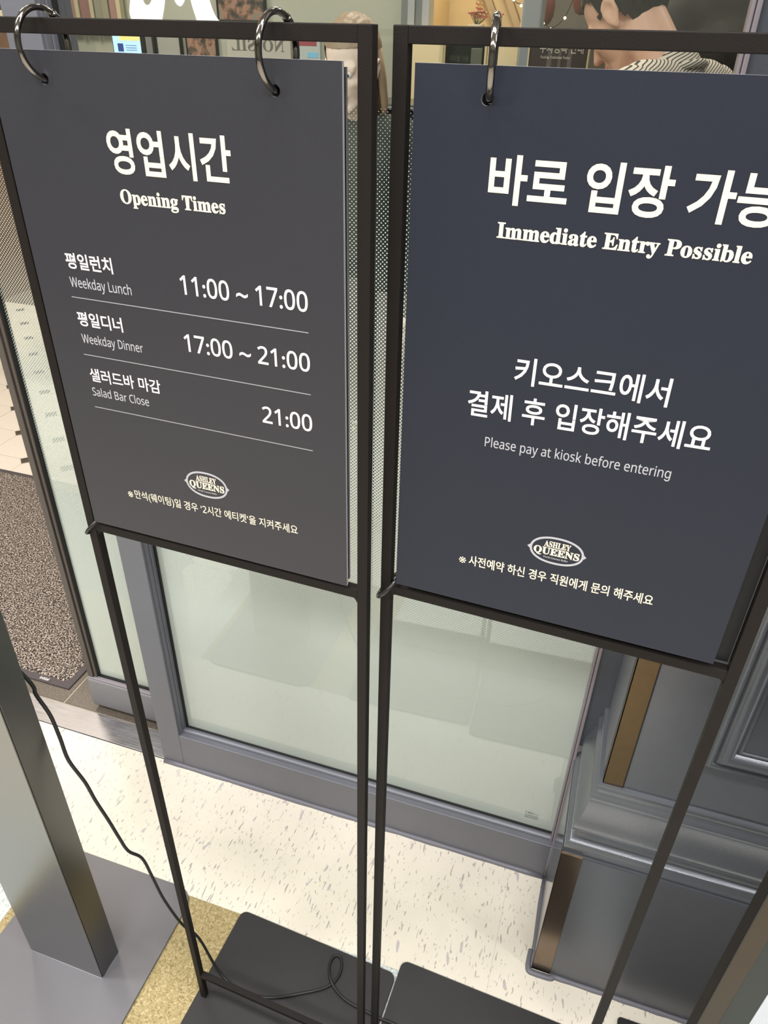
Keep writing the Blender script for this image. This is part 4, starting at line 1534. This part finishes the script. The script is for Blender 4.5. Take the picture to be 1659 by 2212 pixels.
    # eyes, lips
    for sx in (-1, 1):
        bm = bmesh.new()
        bmesh.ops.create_uvsphere(bm, u_segments=14, v_segments=10, radius=0.0115 * k, matrix=Matrix.Translation(H(sx * 0.031, 0.0765, 0.010)))
        ey = finish('eye', bm, M_eyew, e, smooth=True)
        bm = bmesh.new()
        bmesh.ops.create_uvsphere(bm, u_segments=12, v_segments=8, radius=0.0062 * k, matrix=Matrix.Translation(H(sx * 0.031, 0.0835, 0.009)))
        finish('iris', bm, M_iris, ey, smooth=True)
    bm = bmesh.new()
    for z_, r_ in ((-0.0495, 0.0042), (-0.0565, 0.0052)):
        add_tube(bm, [H(-0.022, 0.083, -0.053), H(-0.010, 0.0925, z_), H(0, 0.094, z_ - 0.001), H(0.010, 0.0925, z_), H(0.022, 0.083, -0.053)], [0.0015, r_, r_, r_, 0.0015], 8)
    finish('lips', bm, M_lip, e, smooth=True)
    # hair
    bm = bmesh.new()
    g_ = bmesh.ops.create_uvsphere(bm, u_segments=72, v_segments=56, radius=1)
    for q in g_['verts']:
        p = Vector(q.co)
        r_ = 1.0 + 0.012 * math.sin(p.x * 21 + p.z * 9) + 0.008 * math.sin(p.y * 27)
        q.co = Vector((p.x * 0.0845 * r_, p.y * 0.1010 * r_ - 0.019, p.z * 0.100 * r_ + 0.048))
    cull = []
    for q in bm.verts:
        y, z, x = q.co.y, q.co.z, abs(q.co.x)
        line = 0.075 if y > 0.045 else (0.075 - (0.045 - y) * 1.5 if y > -0.022 else -0.050)
        if y > 0.012 and y < 0.03 and x > 0.05: line = min(line, 0.012)
        if z < line: cull.append(q)
    bmesh.ops.delete(bm, geom=cull, context='VERTS')
    if long_hair:
        for i in range(26):
            a = PI * (0.08 + 0.84 * i / 25) + PI
            x0, y0 = 0.078 * math.cos(a), 0.085 * math.sin(a) - 0.012
            add_tube(bm, [(x0, y0, 0.05), (x0 * 1.1, y0 * 1.05, -0.03), (x0 * 1.15, y0 * 1.0, -0.10), (x0 * 1.05, y0 * 0.9, -0.17)], [0.013, 0.013, 0.012, 0.005], 7)
    for q in bm.verts: q.co = HM @ q.co
    geom = [f_ for f_ in bm.faces]
    bmesh.ops.recalc_face_normals(bm, faces=geom)
    finish('hair', bm, hair, e, smooth=True)
    # upper garment with sleeves
    gfac = 0.010
    bm = bmesh.new()
    for x in (-0.07, 0, 0.07):
        capsule(bm, J(x, 0, 1.28), J(x * 0.9, 0, 1.08), (0.092 + gfac) * k, (0.086 + gfac) * k)
        capsule(bm, J(x * 0.9, 0, 1.08), J(x * 1.0, 0, 0.93), (0.086 + gfac) * k, (0.102 + gfac) * k)
    capsule(bm, J(-sw + 0.045, -0.01, 1.37), J(sw - 0.045, -0.01, 1.37), (0.050 + gfac) * k, (0.050 + gfac) * k)
    for sx in (-1, 1):
        sh, el, wr = arms[sx]
        capsule(bm, sh, el, (0.050 + gfac) * k, (0.042 + gfac) * k)
        capsule(bm, el, el.lerp(wr, 0.88), (0.042 + gfac) * k, (0.030 + gfac) * k)
    capsule(bm, neck0 - S((0, 0, 0.045)), neck0 - S((0, -0.004, 0.0)), (nr + 0.020) * k, (nr + 0.010) * k)
    up_ = remeshed('shirt' if cloth is not M_jack else 'jacket', bm, cloth, e, 0.008 * k, 3)
    # collar
    tube('collar', cloth, up_, torus_pts(neck0 + S((0, 0.004, 0.004)), (1, 0, 0), (0, math.cos(0.35), -math.sin(0.35)), (nr + 0.010) * k, 28), 0.0085 * k, 8, closed=True)
    # trousers
    bm = bmesh.new()
    capsule(bm, J(-0.05, 0, 0.93), J(0.05, 0, 0.93), 0.106 * k, 0.106 * k)
    for sx in (-1, 1):
        capsule(bm, J(sx * hip, 0, 0.90), S((sx * 0.095, 0.01, 0.48)), 0.099 * k, 0.068 * k)
        capsule(bm, S((sx * 0.095, 0.01, 0.48)), S((sx * 0.095, -0.015, 0.11)), 0.068 * k, 0.054 * k)
    remeshed('trousers', bm, M_trou, e, 0.010 * k, 3)
    for sx in (-1, 1):
        bm = bmesh.new()
        capsule(bm, S((sx * 0.095, -0.035, 0.046)), S((sx * 0.105, 0.135, 0.040)), 0.046 * k, 0.038 * k)
        capsule(bm, S((sx * 0.095, -0.02, 0.05)), S((sx * 0.095, -0.018, 0.10)), 0.044 * k, 0.042 * k)
        for q in bm.verts: q.co.z = max(q.co.z, 0.001)
        remeshed('shoe', bm, M_shoe, e, 0.008, 2)
    return e


person((0.118, 1.955, 0), math.radians(62), 'man with short black hair and a striped shirt, bowing his head, behind the glass', M_skin, M_hairb, M_stripe, k=1.0, lean=math.radians(16), nod=math.radians(44), arm='front')
person((-0.765, 2.13, 0), math.radians(172), 'pale faced woman looking down, glimpsed beside the left stand post through the glass', M_skin2, M_hairl, M_top, k=0.885, lean=0, nod=math.radians(12), fe=True, long_hair=True)
person((0.20, 2.52, 0), math.radians(200), 'tall person in a dark brown jacket behind the man in the striped shirt, in place of a reflected figure', M_skin, M_hairb, M_jack, k=1.10)  # figure added inside in place of the camera holder's reflection in the glass
